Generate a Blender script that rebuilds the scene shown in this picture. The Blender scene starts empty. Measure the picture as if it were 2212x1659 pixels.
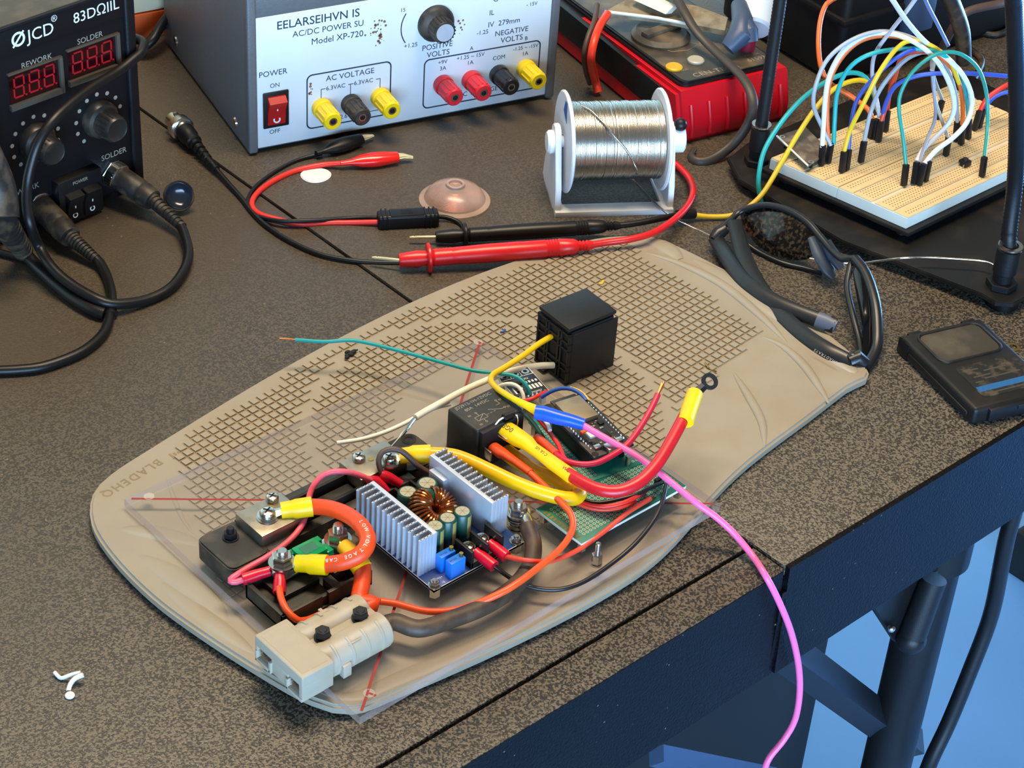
import bpy, bmesh, math, random
from mathutils import Vector, Matrix
random.seed(7)
C = bpy.context.scene.collection
SC = bpy.context.scene
S = 0.001                       # everything below is written in millimetres
V = Vector
PI = math.pi

# ------------------------------------------------------------------ camera
FPX, PITCH, ROLL, YAW = 4441.93, 0.635436981, 0.0722922569, -0.768817781
CAM = V((-567.6, -646.5, 733.0))
def _basis():
    f0 = V((-math.sin(YAW), math.cos(YAW), 0)); r0 = V((math.cos(YAW), math.sin(YAW), 0)); u0 = V((0, 0, 1))
    f = f0*math.cos(PITCH) - u0*math.sin(PITCH)
    u = u0*math.cos(PITCH) + f0*math.sin(PITCH)
    return r0*math.cos(ROLL)+u*math.sin(ROLL), u*math.cos(ROLL)-r0*math.sin(ROLL), f
RR, UU, FF = _basis()
cd = bpy.data.cameras.new('camera'); cd.sensor_width = 36.0; cd.lens = FPX/2212*36.0
cd.clip_start = 0.05; cd.clip_end = 50
co = bpy.data.objects.new('camera', cd); C.objects.link(co)
co.matrix_world = Matrix((( RR.x, UU.x, -FF.x, CAM.x*S), (RR.y, UU.y, -FF.y, CAM.y*S), (RR.z, UU.z, -FF.z, CAM.z*S), (0, 0, 0, 1)))
SC.camera = co

def W(px, py, z=0.0):
    """point of the bench (mm) seen at a photo pixel, at a measured height above the bench top"""
    d = FF*FPX + RR*(px-1106) - UU*(py-829.5)
    return CAM + d*((z-CAM.z)/d.z)
def WY(px, py, y):
    d = FF*FPX + RR*(px-1106) - UU*(py-829.5)
    return CAM + d*((y-CAM.y)/d.y)

# ------------------------------------------------------------------ light and exposure
SC.view_settings.view_transform = 'Standard'; SC.view_settings.look = 'None'
SC.view_settings.gamma = 1.0; SC.view_settings.use_curve_mapping = False
SC.view_settings.exposure = 0.0
wd = bpy.data.worlds.new('world'); SC.world = wd; wd.use_nodes = True
bg = wd.node_tree.nodes['Background']
bg.inputs['Color'].default_value = (0.95, 0.86, 0.78, 1); bg.inputs['Strength'].default_value = 0.16
def area(name, loc, target, size, sizey, power, col):
    l = bpy.data.lights.new(name, 'AREA'); l.shape = 'RECTANGLE'; l.size = size*S; l.size_y = sizey*S
    l.energy = power; l.color = col
    o = bpy.data.objects.new(name, l); C.objects.link(o)
    o.location = V(loc)*S
    o.rotation_euler = (V(target)-V(loc)).to_track_quat('-Z', 'Y').to_euler()
    return o
# warm shop lamp above the bench, cool daylight from the open door behind the camera
area('shop_lamp', (250, 170, 1500), (130, 90, 0), 1000, 320, 34, (1.0, 0.82, 0.58))
area('door_daylight', (-2600, -4000, 300), (150, 0, 0), 4200, 2000, 640, (0.38, 0.66, 1.0))

area('floor_fill', (2500, 120, -250), (850, 200, -760), 900, 700, 270, (0.22, 0.52, 1.0))  # added blue fill to brighten the floor, no such opening is known

# ------------------------------------------------------------------ materials
def lin(c):
    if isinstance(c, str):
        c = c.lstrip('#'); c = tuple(int(c[i:i+2], 16)/255 for i in (0, 2, 4))
    return tuple(x/12.92 if x <= 0.04045 else ((x+0.055)/1.055)**2.4 for x in c)
def mat(name, col, rough=0.5, metal=0.0, var=0.0, vscale=120, bump=0.0, bscale=400, spec=0.5, trans=0.0, coat=0.0, emit=None, dirt=None, dscale=60, damt=0.5, sss=0.0, alpha=1.0):
    m = bpy.data.materials.new(name); m.use_nodes = True
    nt = m.node_tree; b = nt.nodes['Principled BSDF']
    c = lin(col)
    b.inputs['Roughness'].default_value = rough; b.inputs['Metallic'].default_value = metal
    b.inputs['Specular IOR Level'].default_value = spec
    b.inputs['Transmission Weight'].default_value = trans
    b.inputs['Coat Weight'].default_value = coat
    if alpha < 1: b.inputs['Alpha'].default_value = alpha
    if sss: b.inputs['Subsurface Weight'].default_value = sss; b.inputs['Subsurface Scale'].default_value = 0.003
    if emit: b.inputs['Emission Color'].default_value = (*lin(emit[0]), 1); b.inputs['Emission Strength'].default_value = emit[1]
    tc = nt.nodes.new('ShaderNodeTexCoord')
    n = nt.nodes.new('ShaderNodeTexNoise'); n.inputs['Scale'].default_value = vscale; n.inputs['Detail'].default_value = 3
    nt.links.new(tc.outputs['Object'], n.inputs['Vector'])
    r = nt.nodes.new('ShaderNodeValToRGB')
    r.color_ramp.elements[0].position = 0.3; r.color_ramp.elements[1].position = 0.7
    lo = tuple(x*(1-var) for x in c); hi = tuple(min(1, x*(1+var)) for x in c)
    r.color_ramp.elements[0].color = (*lo, 1); r.color_ramp.elements[1].color = (*hi, 1)
    nt.links.new(n.outputs['Fac'], r.inputs['Fac'])
    out = r.outputs['Color']
    if dirt:
        n2 = nt.nodes.new('ShaderNodeTexNoise'); n2.inputs['Scale'].default_value = dscale; n2.inputs['Detail'].default_value = 6
        nt.links.new(tc.outputs['Object'], n2.inputs['Vector'])
        r2 = nt.nodes.new('ShaderNodeValToRGB'); r2.color_ramp.elements[0].position = 0.48; r2.color_ramp.elements[1].position = 0.68
        r2.color_ramp.elements[0].color = (0, 0, 0, 1); r2.color_ramp.elements[1].color = (damt,)*3+(1,)
        nt.links.new(n2.outputs['Fac'], r2.inputs['Fac'])
        mx = nt.nodes.new('ShaderNodeMix'); mx.data_type = 'RGBA'
        nt.links.new(r2.outputs['Color'], mx.inputs['Factor']); nt.links.new(out, mx.inputs['A'])
        mx.inputs['B'].default_value = (*lin(dirt), 1); out = mx.outputs['Result']
    nt.links.new(out, b.inputs['Base Color'])
    if bump:
        n3 = nt.nodes.new('ShaderNodeTexNoise'); n3.inputs['Scale'].default_value = bscale; n3.inputs['Detail'].default_value = 2
        nt.links.new(tc.outputs['Object'], n3.inputs['Vector'])
        bp = nt.nodes.new('ShaderNodeBump'); bp.inputs['Strength'].default_value = bump; bp.inputs['Distance'].default_value = 0.0006
        nt.links.new(n3.outputs['Fac'], bp.inputs['Height']); nt.links.new(bp.outputs['Normal'], b.inputs['Normal'])
    return m

FADE_Y0, FADE_Y1 = -0.08, 0.30
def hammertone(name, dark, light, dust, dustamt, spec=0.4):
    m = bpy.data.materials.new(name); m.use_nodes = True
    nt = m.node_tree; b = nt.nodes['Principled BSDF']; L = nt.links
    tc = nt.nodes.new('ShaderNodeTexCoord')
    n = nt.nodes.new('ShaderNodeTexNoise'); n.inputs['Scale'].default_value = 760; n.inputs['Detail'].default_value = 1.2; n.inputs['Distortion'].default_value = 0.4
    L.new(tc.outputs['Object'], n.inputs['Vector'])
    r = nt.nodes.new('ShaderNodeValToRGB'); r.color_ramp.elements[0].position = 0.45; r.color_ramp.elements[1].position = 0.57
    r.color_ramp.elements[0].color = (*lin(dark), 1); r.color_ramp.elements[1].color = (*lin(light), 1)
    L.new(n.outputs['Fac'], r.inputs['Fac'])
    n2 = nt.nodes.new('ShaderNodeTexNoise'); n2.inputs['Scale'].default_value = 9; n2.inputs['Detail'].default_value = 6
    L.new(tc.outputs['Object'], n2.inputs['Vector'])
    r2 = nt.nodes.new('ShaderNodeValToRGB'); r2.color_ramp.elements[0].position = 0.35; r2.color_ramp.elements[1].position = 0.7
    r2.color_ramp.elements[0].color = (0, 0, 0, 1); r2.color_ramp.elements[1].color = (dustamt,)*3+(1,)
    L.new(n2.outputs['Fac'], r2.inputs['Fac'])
    # dust colour rises towards the back, also painting in the grain's weaker glints there
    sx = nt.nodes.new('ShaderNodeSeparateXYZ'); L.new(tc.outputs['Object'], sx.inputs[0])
    mr = nt.nodes.new('ShaderNodeMapRange'); mr.inputs['From Min'].default_value = FADE_Y0; mr.inputs['From Max'].default_value = FADE_Y1
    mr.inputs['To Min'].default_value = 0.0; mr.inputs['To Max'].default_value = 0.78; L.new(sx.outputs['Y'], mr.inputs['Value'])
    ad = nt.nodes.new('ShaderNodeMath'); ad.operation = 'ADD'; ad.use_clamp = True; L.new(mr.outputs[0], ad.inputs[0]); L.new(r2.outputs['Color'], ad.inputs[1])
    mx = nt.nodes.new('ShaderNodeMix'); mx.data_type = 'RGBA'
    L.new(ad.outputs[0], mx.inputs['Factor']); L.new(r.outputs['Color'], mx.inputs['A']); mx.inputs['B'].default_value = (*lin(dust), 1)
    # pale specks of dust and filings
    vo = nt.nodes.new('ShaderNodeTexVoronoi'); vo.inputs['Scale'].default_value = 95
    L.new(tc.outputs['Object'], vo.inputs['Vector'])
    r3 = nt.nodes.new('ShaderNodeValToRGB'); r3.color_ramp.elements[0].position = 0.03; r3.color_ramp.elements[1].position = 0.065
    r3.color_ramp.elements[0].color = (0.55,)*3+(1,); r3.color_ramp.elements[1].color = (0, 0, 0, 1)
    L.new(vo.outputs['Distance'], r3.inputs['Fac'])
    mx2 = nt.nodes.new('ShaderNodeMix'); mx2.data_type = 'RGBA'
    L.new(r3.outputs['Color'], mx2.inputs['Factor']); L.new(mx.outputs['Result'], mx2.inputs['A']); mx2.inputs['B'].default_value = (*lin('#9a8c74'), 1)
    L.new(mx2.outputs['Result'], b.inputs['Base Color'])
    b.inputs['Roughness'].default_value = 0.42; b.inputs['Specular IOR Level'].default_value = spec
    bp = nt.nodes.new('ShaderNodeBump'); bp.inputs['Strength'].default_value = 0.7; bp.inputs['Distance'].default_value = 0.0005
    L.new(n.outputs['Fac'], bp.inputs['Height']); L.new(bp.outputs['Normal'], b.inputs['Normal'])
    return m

def clear(name, tint, rough=0.04, haze=0.08, hazecol='#d8cfc4', gloss=0.12):
    m = bpy.data.materials.new(name); m.use_nodes = True
    nt = m.node_tree; L = nt.links
    nt.nodes.remove(nt.nodes['Principled BSDF']); out = nt.nodes['Material Output']
    t = nt.nodes.new('ShaderNodeBsdfTransparent'); t.inputs['Color'].default_value = (*tint, 1)
    g = nt.nodes.new('ShaderNodeBsdfGlossy'); g.inputs['Roughness'].default_value = rough
    d = nt.nodes.new('ShaderNodeBsdfDiffuse'); d.inputs['Color'].default_value = (*lin(hazecol), 1)
    fr0 = nt.nodes.new('ShaderNodeFresnel'); fr0.inputs['IOR'].default_value = 1.45
    ge = nt.nodes.new('ShaderNodeNewGeometry'); su = nt.nodes.new('ShaderNodeMath'); su.operation = 'SUBTRACT'; su.inputs[0].default_value = 1.0
    L.new(ge.outputs['Backfacing'], su.inputs[1])
    fr = nt.nodes.new('ShaderNodeMath'); fr.operation = 'MULTIPLY'; L.new(fr0.outputs[0], fr.inputs[0]); L.new(su.outputs[0], fr.inputs[1])
    n = nt.nodes.new('ShaderNodeTexNoise'); n.inputs['Scale'].default_value = 30; n.inputs['Detail'].default_value = 5
    tc = nt.nodes.new('ShaderNodeTexCoord'); L.new(tc.outputs['Object'], n.inputs['Vector'])
    mu = nt.nodes.new('ShaderNodeMath'); mu.operation = 'MULTIPLY'; mu.inputs[1].default_value = haze*2
    L.new(n.outputs['Fac'], mu.inputs[0])
    a = nt.nodes.new('ShaderNodeMixShader'); L.new(mu.outputs[0], a.inputs['Fac']); L.new(t.outputs[0], a.inputs[1]); L.new(d.outputs[0], a.inputs[2])
    c = nt.nodes.new('ShaderNodeMixShader'); L.new(fr.outputs[0], c.inputs['Fac']); L.new(a.outputs[0], c.inputs[1]); L.new(g.outputs[0], c.inputs[2])
    L.new(c.outputs[0], out.inputs['Surface'])
    return m

M = {}
M['table'] = hammertone('hammered_table', '#1e1a17', '#6a6051', '#4a4238', 0.25)
M['tableface'] = hammertone('hammered_front_dimmed', '#08080a', '#0f0f10', '#0c0c0c', 0.2, 0.1)  # same finish as the top, darkened to paint in the front's dim light
M['board'] = mat('beige_board_plastic', '#958c7c', 0.5, var=0.05, vscale=25, dirt='#8f7550', dscale=38, damt=0.22)
M['boardedge'] = M['board']
M['acrylic'] = clear('clear_acrylic', (0.97, 0.96, 0.955), haze=0.05)
M['acredge'] = clear('acrylic_edge', (0.86, 0.79, 0.77), haze=0.3, hazecol='#cdb4aa')
M['marker'] = mat('red_marker', '#8e1a12', 0.6)
M['black'] = mat('black_plastic', '#131213', 0.45, spec=0.32, var=0.12, vscale=200, bump=0.12, bscale=900)
M['blackdust'] = mat('dusty_black_plastic', '#1b1a19', 0.55, dirt='#5d5140', dscale=70, damt=0.5, bump=0.1, bscale=700)
M['rubber'] = mat('black_rubber', '#100f10', 0.4, spec=0.35, var=0.1)
M['rubberdust'] = mat('dusty_rubber', '#1f1c19', 0.5, dirt='#6d5c45', dscale=90, damt=0.5)
M['deep'] = mat('deep_black', '#050506', 0.7)
M['steel'] = mat('nickel_steel', '#c9c6be', 0.22, metal=1.0, var=0.08, vscale=300)
M['dullsteel'] = mat('dull_nickel_block', '#9b9284', 0.38, metal=0.9, dirt='#6a5a42', dscale=110, damt=0.45)
M['brass'] = mat('brass', '#c2a05a', 0.3, metal=1.0)
M['copper'] = mat('copper', '#c26a3c', 0.3, metal=1.0, var=0.2, vscale=300)
M['enamel'] = mat('enamelled_copper', '#9a5420', 0.2, metal=0.75, coat=0.6, var=0.15, vscale=200)
M['alu'] = mat('aluminium', '#c6cbd4', 0.38, metal=0.5, var=0.06, vscale=90)
M['grey_conn'] = mat('light_grey_connector', '#a79d8c', 0.45, var=0.03, dirt='#978464', dscale=45, damt=0.3)
def col(name, h, rough=0.38, **k):
    M[name] = mat(name, h, rough, **k)
col('orange_cable', '#e2450f', 0.45, var=0.1, vscale=150, bump=0.15, bscale=150)
col('orange_wire', '#e8501c', 0.4, var=0.06, vscale=120)
col('redwire', '#d8291f', 0.4); col('salmonwire', '#e2432f', 0.4)
col('crimson', '#c3183a', 0.35); col('redcable', '#c1141f', 0.36, var=0.06)
col('yellowcable', '#eeb400', 0.34); col('yellowsleeve', '#f2c200', 0.42, var=0.04); col('yellowwire', '#ecba0c', 0.4)
col('yellowthin', '#d9b21c', 0.42)
col('pink', '#f4669e', 0.38); col('salmonpink', '#e4586c', 0.4)
col('teal', '#10908c', 0.4); col('white_wire', '#e8e4da', 0.4); col('creamwire', '#e9e2cb', 0.42)
col('bluewire', '#2b55ae', 0.4); col('blueshrink', '#0a50d2', 0.32); col('brownwire', '#4d3a33', 0.5)
col('blackwire', '#17161a', 0.36); col('browncable', '#3b2a1e', 0.55, var=0.25, vscale=90, dirt='#6b5238', dscale=120, damt=0.4)
col('greywire', '#9aa0a6', 0.42); col('tealwire', '#159a9a', 0.42); col('jumperwhite', '#d9dadd', 0.42); col('jumperorange', '#d8601f', 0.42)
col('jumperblue', '#2f4fae', 0.42); col('darkgreenwire', '#12463c', 0.42)
col('redterm', '#c90f2c', 0.3, sss=0.15); col('orangeshrink', '#dc4a14', 0.45)
M['palegold'] = mat('pale_gilt', '#efe4b8', 0.3, metal=0.55)
col('pcbgreen', '#0d6a58', 0.4, var=0.1); col('pcbblue', '#173b78', 0.35); col('pcbblack', '#211f1e', 0.45, dirt='#5f5447', dscale=120, damt=0.5); col('pcbnavy', '#1b2a3d', 0.4)
col('tin', '#d8d6cf', 0.25, metal=1.0); col('silk', '#d7d5cc', 0.6); col('print_grey', '#8d8576', 0.6); col('print_navy', '#26323f', 0.6)
col('print_black', '#1a1a1a', 0.6); col('print_dark', '#5c4a10', 0.6)
col('cap_green', '#123f34', 0.35, var=0.1); col('cap_gold', '#9c8a4e', 0.4); col('trimblue', '#1b6fd0', 0.35)
col('fusegreen', '#17b97a', 0.15, trans=0.45)
M['psu_grey'] = mat('grey_powder_coat', '#5d5d5e', 0.42, var=0.05, vscale=300, bump=0.25, bscale=1200)
M['psu_panel'] = mat('white_front_panel', '#cfd3d6', 0.4, var=0.03, vscale=30, dirt='#8d7350', dscale=28, damt=0.0)
col('postyellow', '#e6c40c', 0.36); col('postred', '#c6202c', 0.36); col('postblack', '#191a1c', 0.3)
col('rockerred', '#a91216', 0.25, coat=0.3); col('white', '#e6e6e4', 0.4); col('spoolwhite', '#dcdde0', 0.4, sss=0.1)
col('solder', '#c8c4bb', 0.26, metal=1.0)
col('meterred', '#c00a1c', 0.34); col('meterface', '#3a342c', 0.45, dirt='#83725a', dscale=40, damt=0.6); col('buttonyellow', '#d9a40c', 0.4); col('buttongrey', '#a9a394', 0.4)
col('probered', '#cf1a1c', 0.33); col('clipred', '#e01a14', 0.25, coat=0.3)
col('breadboard', '#d8be8e', 0.5, var=0.04); col('bbside', '#d3d0c4', 0.5); col('hole', '#5e543f', 0.7)
col('station', '#111012', 0.45, bump=0.15, bscale=900, spec=0.25); col('stationtop', '#3a352d', 0.45, dirt='#6d6250', dscale=50, damt=0.4, bump=0.2, bscale=700)
M['digit'] = mat('red_segment', '#8c1018', 0.4, emit=('#b01020', 0.22)); M['window'] = mat('display_window', '#230408', 0.15, coat=0.4)
col('bezel', '#454038', 0.45); col('knob', '#2a2826', 0.35, metal=0.3, dirt='#6a5d4c', dscale=60, damt=0.5)
col('lens_clean', '#07090c', 0.08); col('pad', '#b4bba4', 0.35, metal=0.3); col('captop', '#b5ad92', 0.35, metal=0.35)
col('lens', '#0c0a08', 0.12, dirt='#5d4a32', dscale=420, damt=0.5); col('gframe', '#15171a', 0.35)
col('casebody', '#131211', 0.5, spec=0.3, dirt='#3a3128', dscale=45, damt=0.4); col('bluestripe', '#175a94', 0.5)
col('daylit_concrete', '#8dbdee', 0.7, var=0.04, vscale=4); col('cream', '#efdfba', 0.6); col('orangeband', '#c8551a', 0.55)  # floor: the blue of the daylight is painted into its colour
M['wick_plastic'] = clear('frosted_plastic', (0.95, 0.82, 0.76), rough=0.25, haze=0.42, hazecol='#dcc0b4')
col('bottle', '#c9d3dc', 0.35, sss=0.2); col('darkred', '#5a0e10', 0.5); col('bluegrey', '#3a4a63', 0.45); col('navyblack', '#1a1e26', 0.5)

# ------------------------------------------------------------------ mesh building
ORG = {}
class MB:
    def __init__(s): s.bm = bmesh.new(); s.mi = 0; s.tris = []
    def _merge(s, b2, Mx=None):
        if Mx is not None: bmesh.ops.transform(b2, matrix=Mx, verts=b2.verts)
        vm = {}
        for v in b2.verts: vm[v] = s.bm.verts.new(v.co)
        for f in b2.faces:
            try:
                nf = s.bm.faces.new([vm[v] for v in f.verts]); nf.material_index = s.mi if f.material_index == 0 else f.material_index; nf.smooth = f.smooth
            except ValueError: pass
        b2.free(); return s
    def b0(s, x0, x1, y0, y1, z0, z1, bev=0.0, seg=2, Mx=None):
        b2 = bmesh.new(); bmesh.ops.create_cube(b2, size=1)
        for v in b2.verts: v.co = V((x0+(x1-x0)*(v.co.x+.5), y0+(y1-y0)*(v.co.y+.5), z0+(z1-z0)*(v.co.z+.5)))
        if bev: bmesh.ops.bevel(b2, geom=list(b2.edges), offset=bev, segments=seg, affect='EDGES', profile=0.6)
        return s._merge(b2, Mx)
    def box(s, c, size, bev=0.0, seg=2, Mx=None):
        return s.b0(c[0]-size[0]/2, c[0]+size[0]/2, c[1]-size[1]/2, c[1]+size[1]/2, c[2]-size[2]/2, c[2]+size[2]/2, bev, seg, Mx)
    def lathe(s, prof, origin=(0, 0, 0), axis=(0, 0, 1), n=24, closed=False):
        """prof: list of (radius, height)"""
        b2 = bmesh.new(); rings = []
        for r, h in prof:
            if r <= 1e-6: rings.append([b2.verts.new((0, 0, h))])
            else: rings.append([b2.verts.new((r*math.cos(2*PI*i/n), r*math.sin(2*PI*i/n), h)) for i in range(n)])
        pairs = list(zip(rings[:-1], rings[1:]))
        if closed: pairs.append((rings[-1], rings[0]))
        for a, b in pairs:
            for i in range(n):
                j = (i+1) % n
                if len(a) == 1 and len(b) == 1: continue
                if len(a) == 1: q = [a[0], b[i], b[j]]
                elif len(b) == 1: q = [a[i], a[j], b[0]]
                else: q = [a[i], a[j], b[j], b[i]]
                try: b2.faces.new(q)
                except ValueError: pass
        if not closed:
            if len(rings[0]) > 1: b2.faces.new(list(reversed(rings[0])))
            if len(rings[-1]) > 1: b2.faces.new(rings[-1])
        q = V((0, 0, 1)).rotation_difference(V(axis).normalized())
        return s._merge(b2, Matrix.Translation(V(origin)) @ q.to_matrix().to_4x4())
    def cyl(s, p0, p1, r, r1=None, n=20, bev=0.0):
        p0, p1 = V(p0), V(p1); h = (p1-p0).length; r1 = r if r1 is None else r1
        if bev: pr = [(0, 0), (r-bev, 0), (r, bev), (r1, h-bev), (r1-bev, h), (0, h)]
        else: pr = [(r, 0), (r1, h)]
        return s.lathe(pr, p0, p1-p0, n)
    def tube(s, pts, r, n=10, closed=False, flat=1.0, up=None):
        P = [V(p) for p in pts]; k = len(P)
        R = r if isinstance(r, (list, tuple)) else [r]*k
        T = []
        for i in range(k):
            a = P[(i-1) % k] if (closed or i > 0) else P[i]; b = P[(i+1) % k] if (closed or i < k-1) else P[i]
            t = (b-a); T.append(t.normalized() if t.length > 1e-9 else V((0, 0, 1)))
        u = V((0, 0, 1)) if up is None else V(up)
        if abs(T[0].dot(u)) > 0.95: u = V((1, 0, 0))
        u = (u - T[0]*u.dot(T[0])).normalized()
        b2 = bmesh.new(); rings = []
        for i in range(k):
            if i > 0:
                if up is None: q = T[i-1].rotation_difference(T[i]); u = q @ u
                else: u = V(up)
                w = u - T[i]*u.dot(T[i])
                if w.length < 1e-6: w = V((1, 0, 0)) - T[i]*T[i].x
                u = w.normalized()
            v = T[i].cross(u)
            rings.append([b2.verts.new(P[i] + (u*(math.sin(2*PI*j/n)*flat) + v*math.cos(2*PI*j/n))*R[i]) for j in range(n)])
        rng = range(k) if closed else range(k-1)
        for i in rng:
            a, b = rings[i], rings[(i+1) % k]
            for j in range(n):
                b2.faces.new([a[j], a[(j+1) % n], b[(j+1) % n], b[j]])
        if not closed:
            b2.faces.new(list(reversed(rings[0]))); b2.faces.new(rings[-1])
        bmesh.ops.recalc_face_normals(b2, faces=b2.faces)
        return s._merge(b2)
    def prism(s, poly, z0, z1, bev=0.0, seg=2, Mx=None, topmat=None):
        b2 = bmesh.new(); vs = [b2.verts.new((p[0], p[1], z0)) for p in poly]
        f = b2.faces.new(vs)
        ex = bmesh.ops.extrude_face_region(b2, geom=[f])
        top = [g for g in ex['geom'] if isinstance(g, bmesh.types.BMVert)]
        for v in top: v.co.z = z1
        bmesh.ops.recalc_face_normals(b2, faces=b2.faces)
        if bev:
            ed = [e for e in b2.edges if all(abs(v.co.z-z1) < 1e-6 for v in e.verts)] + [e for e in b2.edges if all(abs(v.co.z-z0) < 1e-6 for v in e.verts)]
            bmesh.ops.bevel(b2, geom=ed, offset=bev, segments=seg, affect='EDGES')
        return s._merge(b2, Mx)
    def ball(s, c, r, scale=(1, 1, 1), n=16):
        b2 = bmesh.new(); bmesh.ops.create_uvsphere(b2, u_segments=n, v_segments=max(6, n//2), radius=r)
        return s._merge(b2, Matrix.Translation(V(c)) @ Matrix.Diagonal((*scale, 1)))
    def hexa(s, c, r, h, axis=(0, 0, 1), bev=0.6, rot=0.3):
        ax = V(axis).normalized()
        return s.lathe([(0, 0), (r-bev, 0), (r, bev), (r, h-bev), (r-bev, h), (0, h)], c, ax, 6)
    def text(s, txt, size, Mx, extrude=0.05, bold=0.0, align='LEFT', space=1.0, shear=0.0):
        cu = bpy.data.curves.new('t', 'FONT'); cu.body = txt; cu.size = size; cu.extrude = extrude; cu.align_x = align
        cu.offset = bold; cu.space_character = space; cu.shear = shear; cu.resolution_u = 3
        o = bpy.data.objects.new('t', cu); C.objects.link(o)
        bpy.context.view_layer.update()
        me = bpy.data.meshes.new_from_object(o.evaluated_get(bpy.context.evaluated_depsgraph_get()))
        b2 = bmesh.new(); b2.from_mesh(me)
        bpy.data.objects.remove(o); bpy.data.curves.remove(cu); bpy.data.meshes.remove(me)
        return s._merge(b2, Mx)
    def xf(s, Mx): bmesh.ops.transform(s.bm, matrix=Mx, verts=s.bm.verts); return s
    def build(s, name, m, parent=None, org=None, angle=38, Mx=None, smooth=True):
        if Mx is not None: s.xf(Mx)
        if parent is not None: o0 = ORG[parent]
        elif org is not None: o0 = V(org)
        else:
            xs = [v.co for v in s.bm.verts]
            o0 = V(((min(c.x for c in xs)+max(c.x for c in xs))/2, (min(c.y for c in xs)+max(c.y for c in xs))/2, min(c.z for c in xs)))
        bmesh.ops.recalc_face_normals(s.bm, faces=s.bm.faces)
        me = bpy.data.meshes.new(name)
        for v in s.bm.verts: v.co = (v.co-o0)*S
        s.bm.to_mesh(me); s.bm.free()
        for k in (m if isinstance(m, (list, tuple)) else [m]): me.materials.append(k if not isinstance(k, str) else M[k])
        if smooth:
            me.shade_smooth(); me.set_sharp_from_angle(angle=math.radians(angle))
        o = bpy.data.objects.new(name, me); C.objects.link(o)
        if parent is not None: o.parent = parent
        else: o.location = o0*S
        ORG[o] = o0
        return o
def tag(o, label=None, cat=None, group=None, kind=None):
    if label: o['label'] = label
    if cat: o['category'] = cat
    if group: o['group'] = group
    if kind: o['kind'] = kind
    return o
def thing(name, label, cat, loc, group=None):
    o = bpy.data.objects.new(name, None); C.objects.link(o); o.empty_display_size = 0.01
    o.location = V(loc)*S; ORG[o] = V(loc)
    return tag(o, label, cat, group)
def frame(loc, deg=0.0, tilt=None):
    m = Matrix.Translation(V(loc)) @ Matrix.Rotation(math.radians(deg), 4, 'Z')
    return m if tilt is None else m @ tilt
def RX(d): return Matrix.Rotation(math.radians(d), 4, 'X')
def RY(d): return Matrix.Rotation(math.radians(d), 4, 'Y')
def RZ(d): return Matrix.Rotation(math.radians(d), 4, 'Z')
def TR(x, y, z): return Matrix.Translation((x, y, z))
def spline(P, step=3.0, closed=False):
    """smooth curve through points (centripetal-like Catmull-Rom), resampled"""
    P = [V(p) for p in P]
    if len(P) == 2 and not closed: return P
    out = []; k = len(P)
    rng = range(k) if closed else range(k-1)
    for i in rng:
        if closed: a, b, c, d = P[(i-1) % k], P[i], P[(i+1) % k], P[(i+2) % k]
        else:
            b, c = P[i], P[i+1]; a = P[i-1] if i > 0 else b*2-c; d = P[i+2] if i+2 < k else c*2-b
        n = max(2, int((c-b).length/step))
        for t in range(n):
            t = t/n; t2 = t*t; t3 = t2*t
            out.append(0.5*((2*b)+(c-a)*t+(2*a-5*b+4*c-d)*t2+(3*b-a-3*c+d)*t3))
    if not closed: out.append(P[-1])
    return out
def PX(L): return [W(*q) for q in L]
def wirepart(name, pts, r, m, parent, n=9, step=3.0):
    return MB().tube(spline(pts, step), r, n).build(name, m, parent, angle=60)
# ================================================================== the setting
fl = MB(); fl.b0(-3000, 3500, -3500, 3000, -780, -760); tag(fl.build('floor', 'daylit_concrete'), kind='structure')
wb = MB(); wb.b0(-3000, 3500, 1600, 1650, -760, 1900); tag(wb.build('wall_back', 'cream'), kind='structure')

# ------------------------------------------------------------------ workbench
bench = thing('workbench', 'dark hammered metal workbench with seamed top and folded front edge', 'workbench', (0, 0, -760))
m = MB(); m.b0(-900, 129.2, -122.6, 585, -6, 0, 0.8); m.build('top_panel', 'table', bench)
m = MB(); m.b0(130.6, 900, -147, 585, -6, 1.2, 0.8); m.build('top_panel', 'table', bench)
m = MB(); m.b0(-900, 129.6, -148, -125, -6, 0, 0.9); m.build('front_strip', 'table', bench)
m = MB()
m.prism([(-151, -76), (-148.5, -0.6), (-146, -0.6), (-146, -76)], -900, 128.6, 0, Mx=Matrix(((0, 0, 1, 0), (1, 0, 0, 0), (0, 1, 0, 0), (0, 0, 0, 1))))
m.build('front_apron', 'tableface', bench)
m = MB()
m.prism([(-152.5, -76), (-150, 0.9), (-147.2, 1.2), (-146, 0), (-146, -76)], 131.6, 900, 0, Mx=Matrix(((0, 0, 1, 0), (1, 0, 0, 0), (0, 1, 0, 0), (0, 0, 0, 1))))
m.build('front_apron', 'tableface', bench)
m = MB(); m.b0(128, 132, -150.6, -146, -76, -15); m.build('apron_joint', 'tableface', bench)
m = MB(); m.b0(-900, 900, -145, 580, -12, -8); m.build('under_tray', 'black', bench)
m = MB(); m.b0(-900, 900, -150, -100, -78, -76); m.build('apron_lip', 'tableface', bench)
m = MB(); m.cyl((447, -50, -760), (447, -50, -76), 19, n=30); lg = m.build('leg', 'black', bench)
m = MB(); m.cyl((447, -50, -232), (447, -50, -178), 24, n=30, bev=2); m.b0(410, 500, -72, -20, -178, -160, 3); m.build('leg_collar', 'black', bench)
g = [WY(1878, 1300, -80), WY(1935, 1388, -80), WY(1975, 1390, -80), WY(2030, 1230, -80)]
m = MB(); m.prism([(p.x, p.z) for p in g], 0, 5, 0.8, Mx=Matrix(((1, 0, 0, 0), (0, 0, 1, -80), (0, 1, 0, 0), (0, 0, 0, 1)))); m.build('gusset', 'black', bench)
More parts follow.
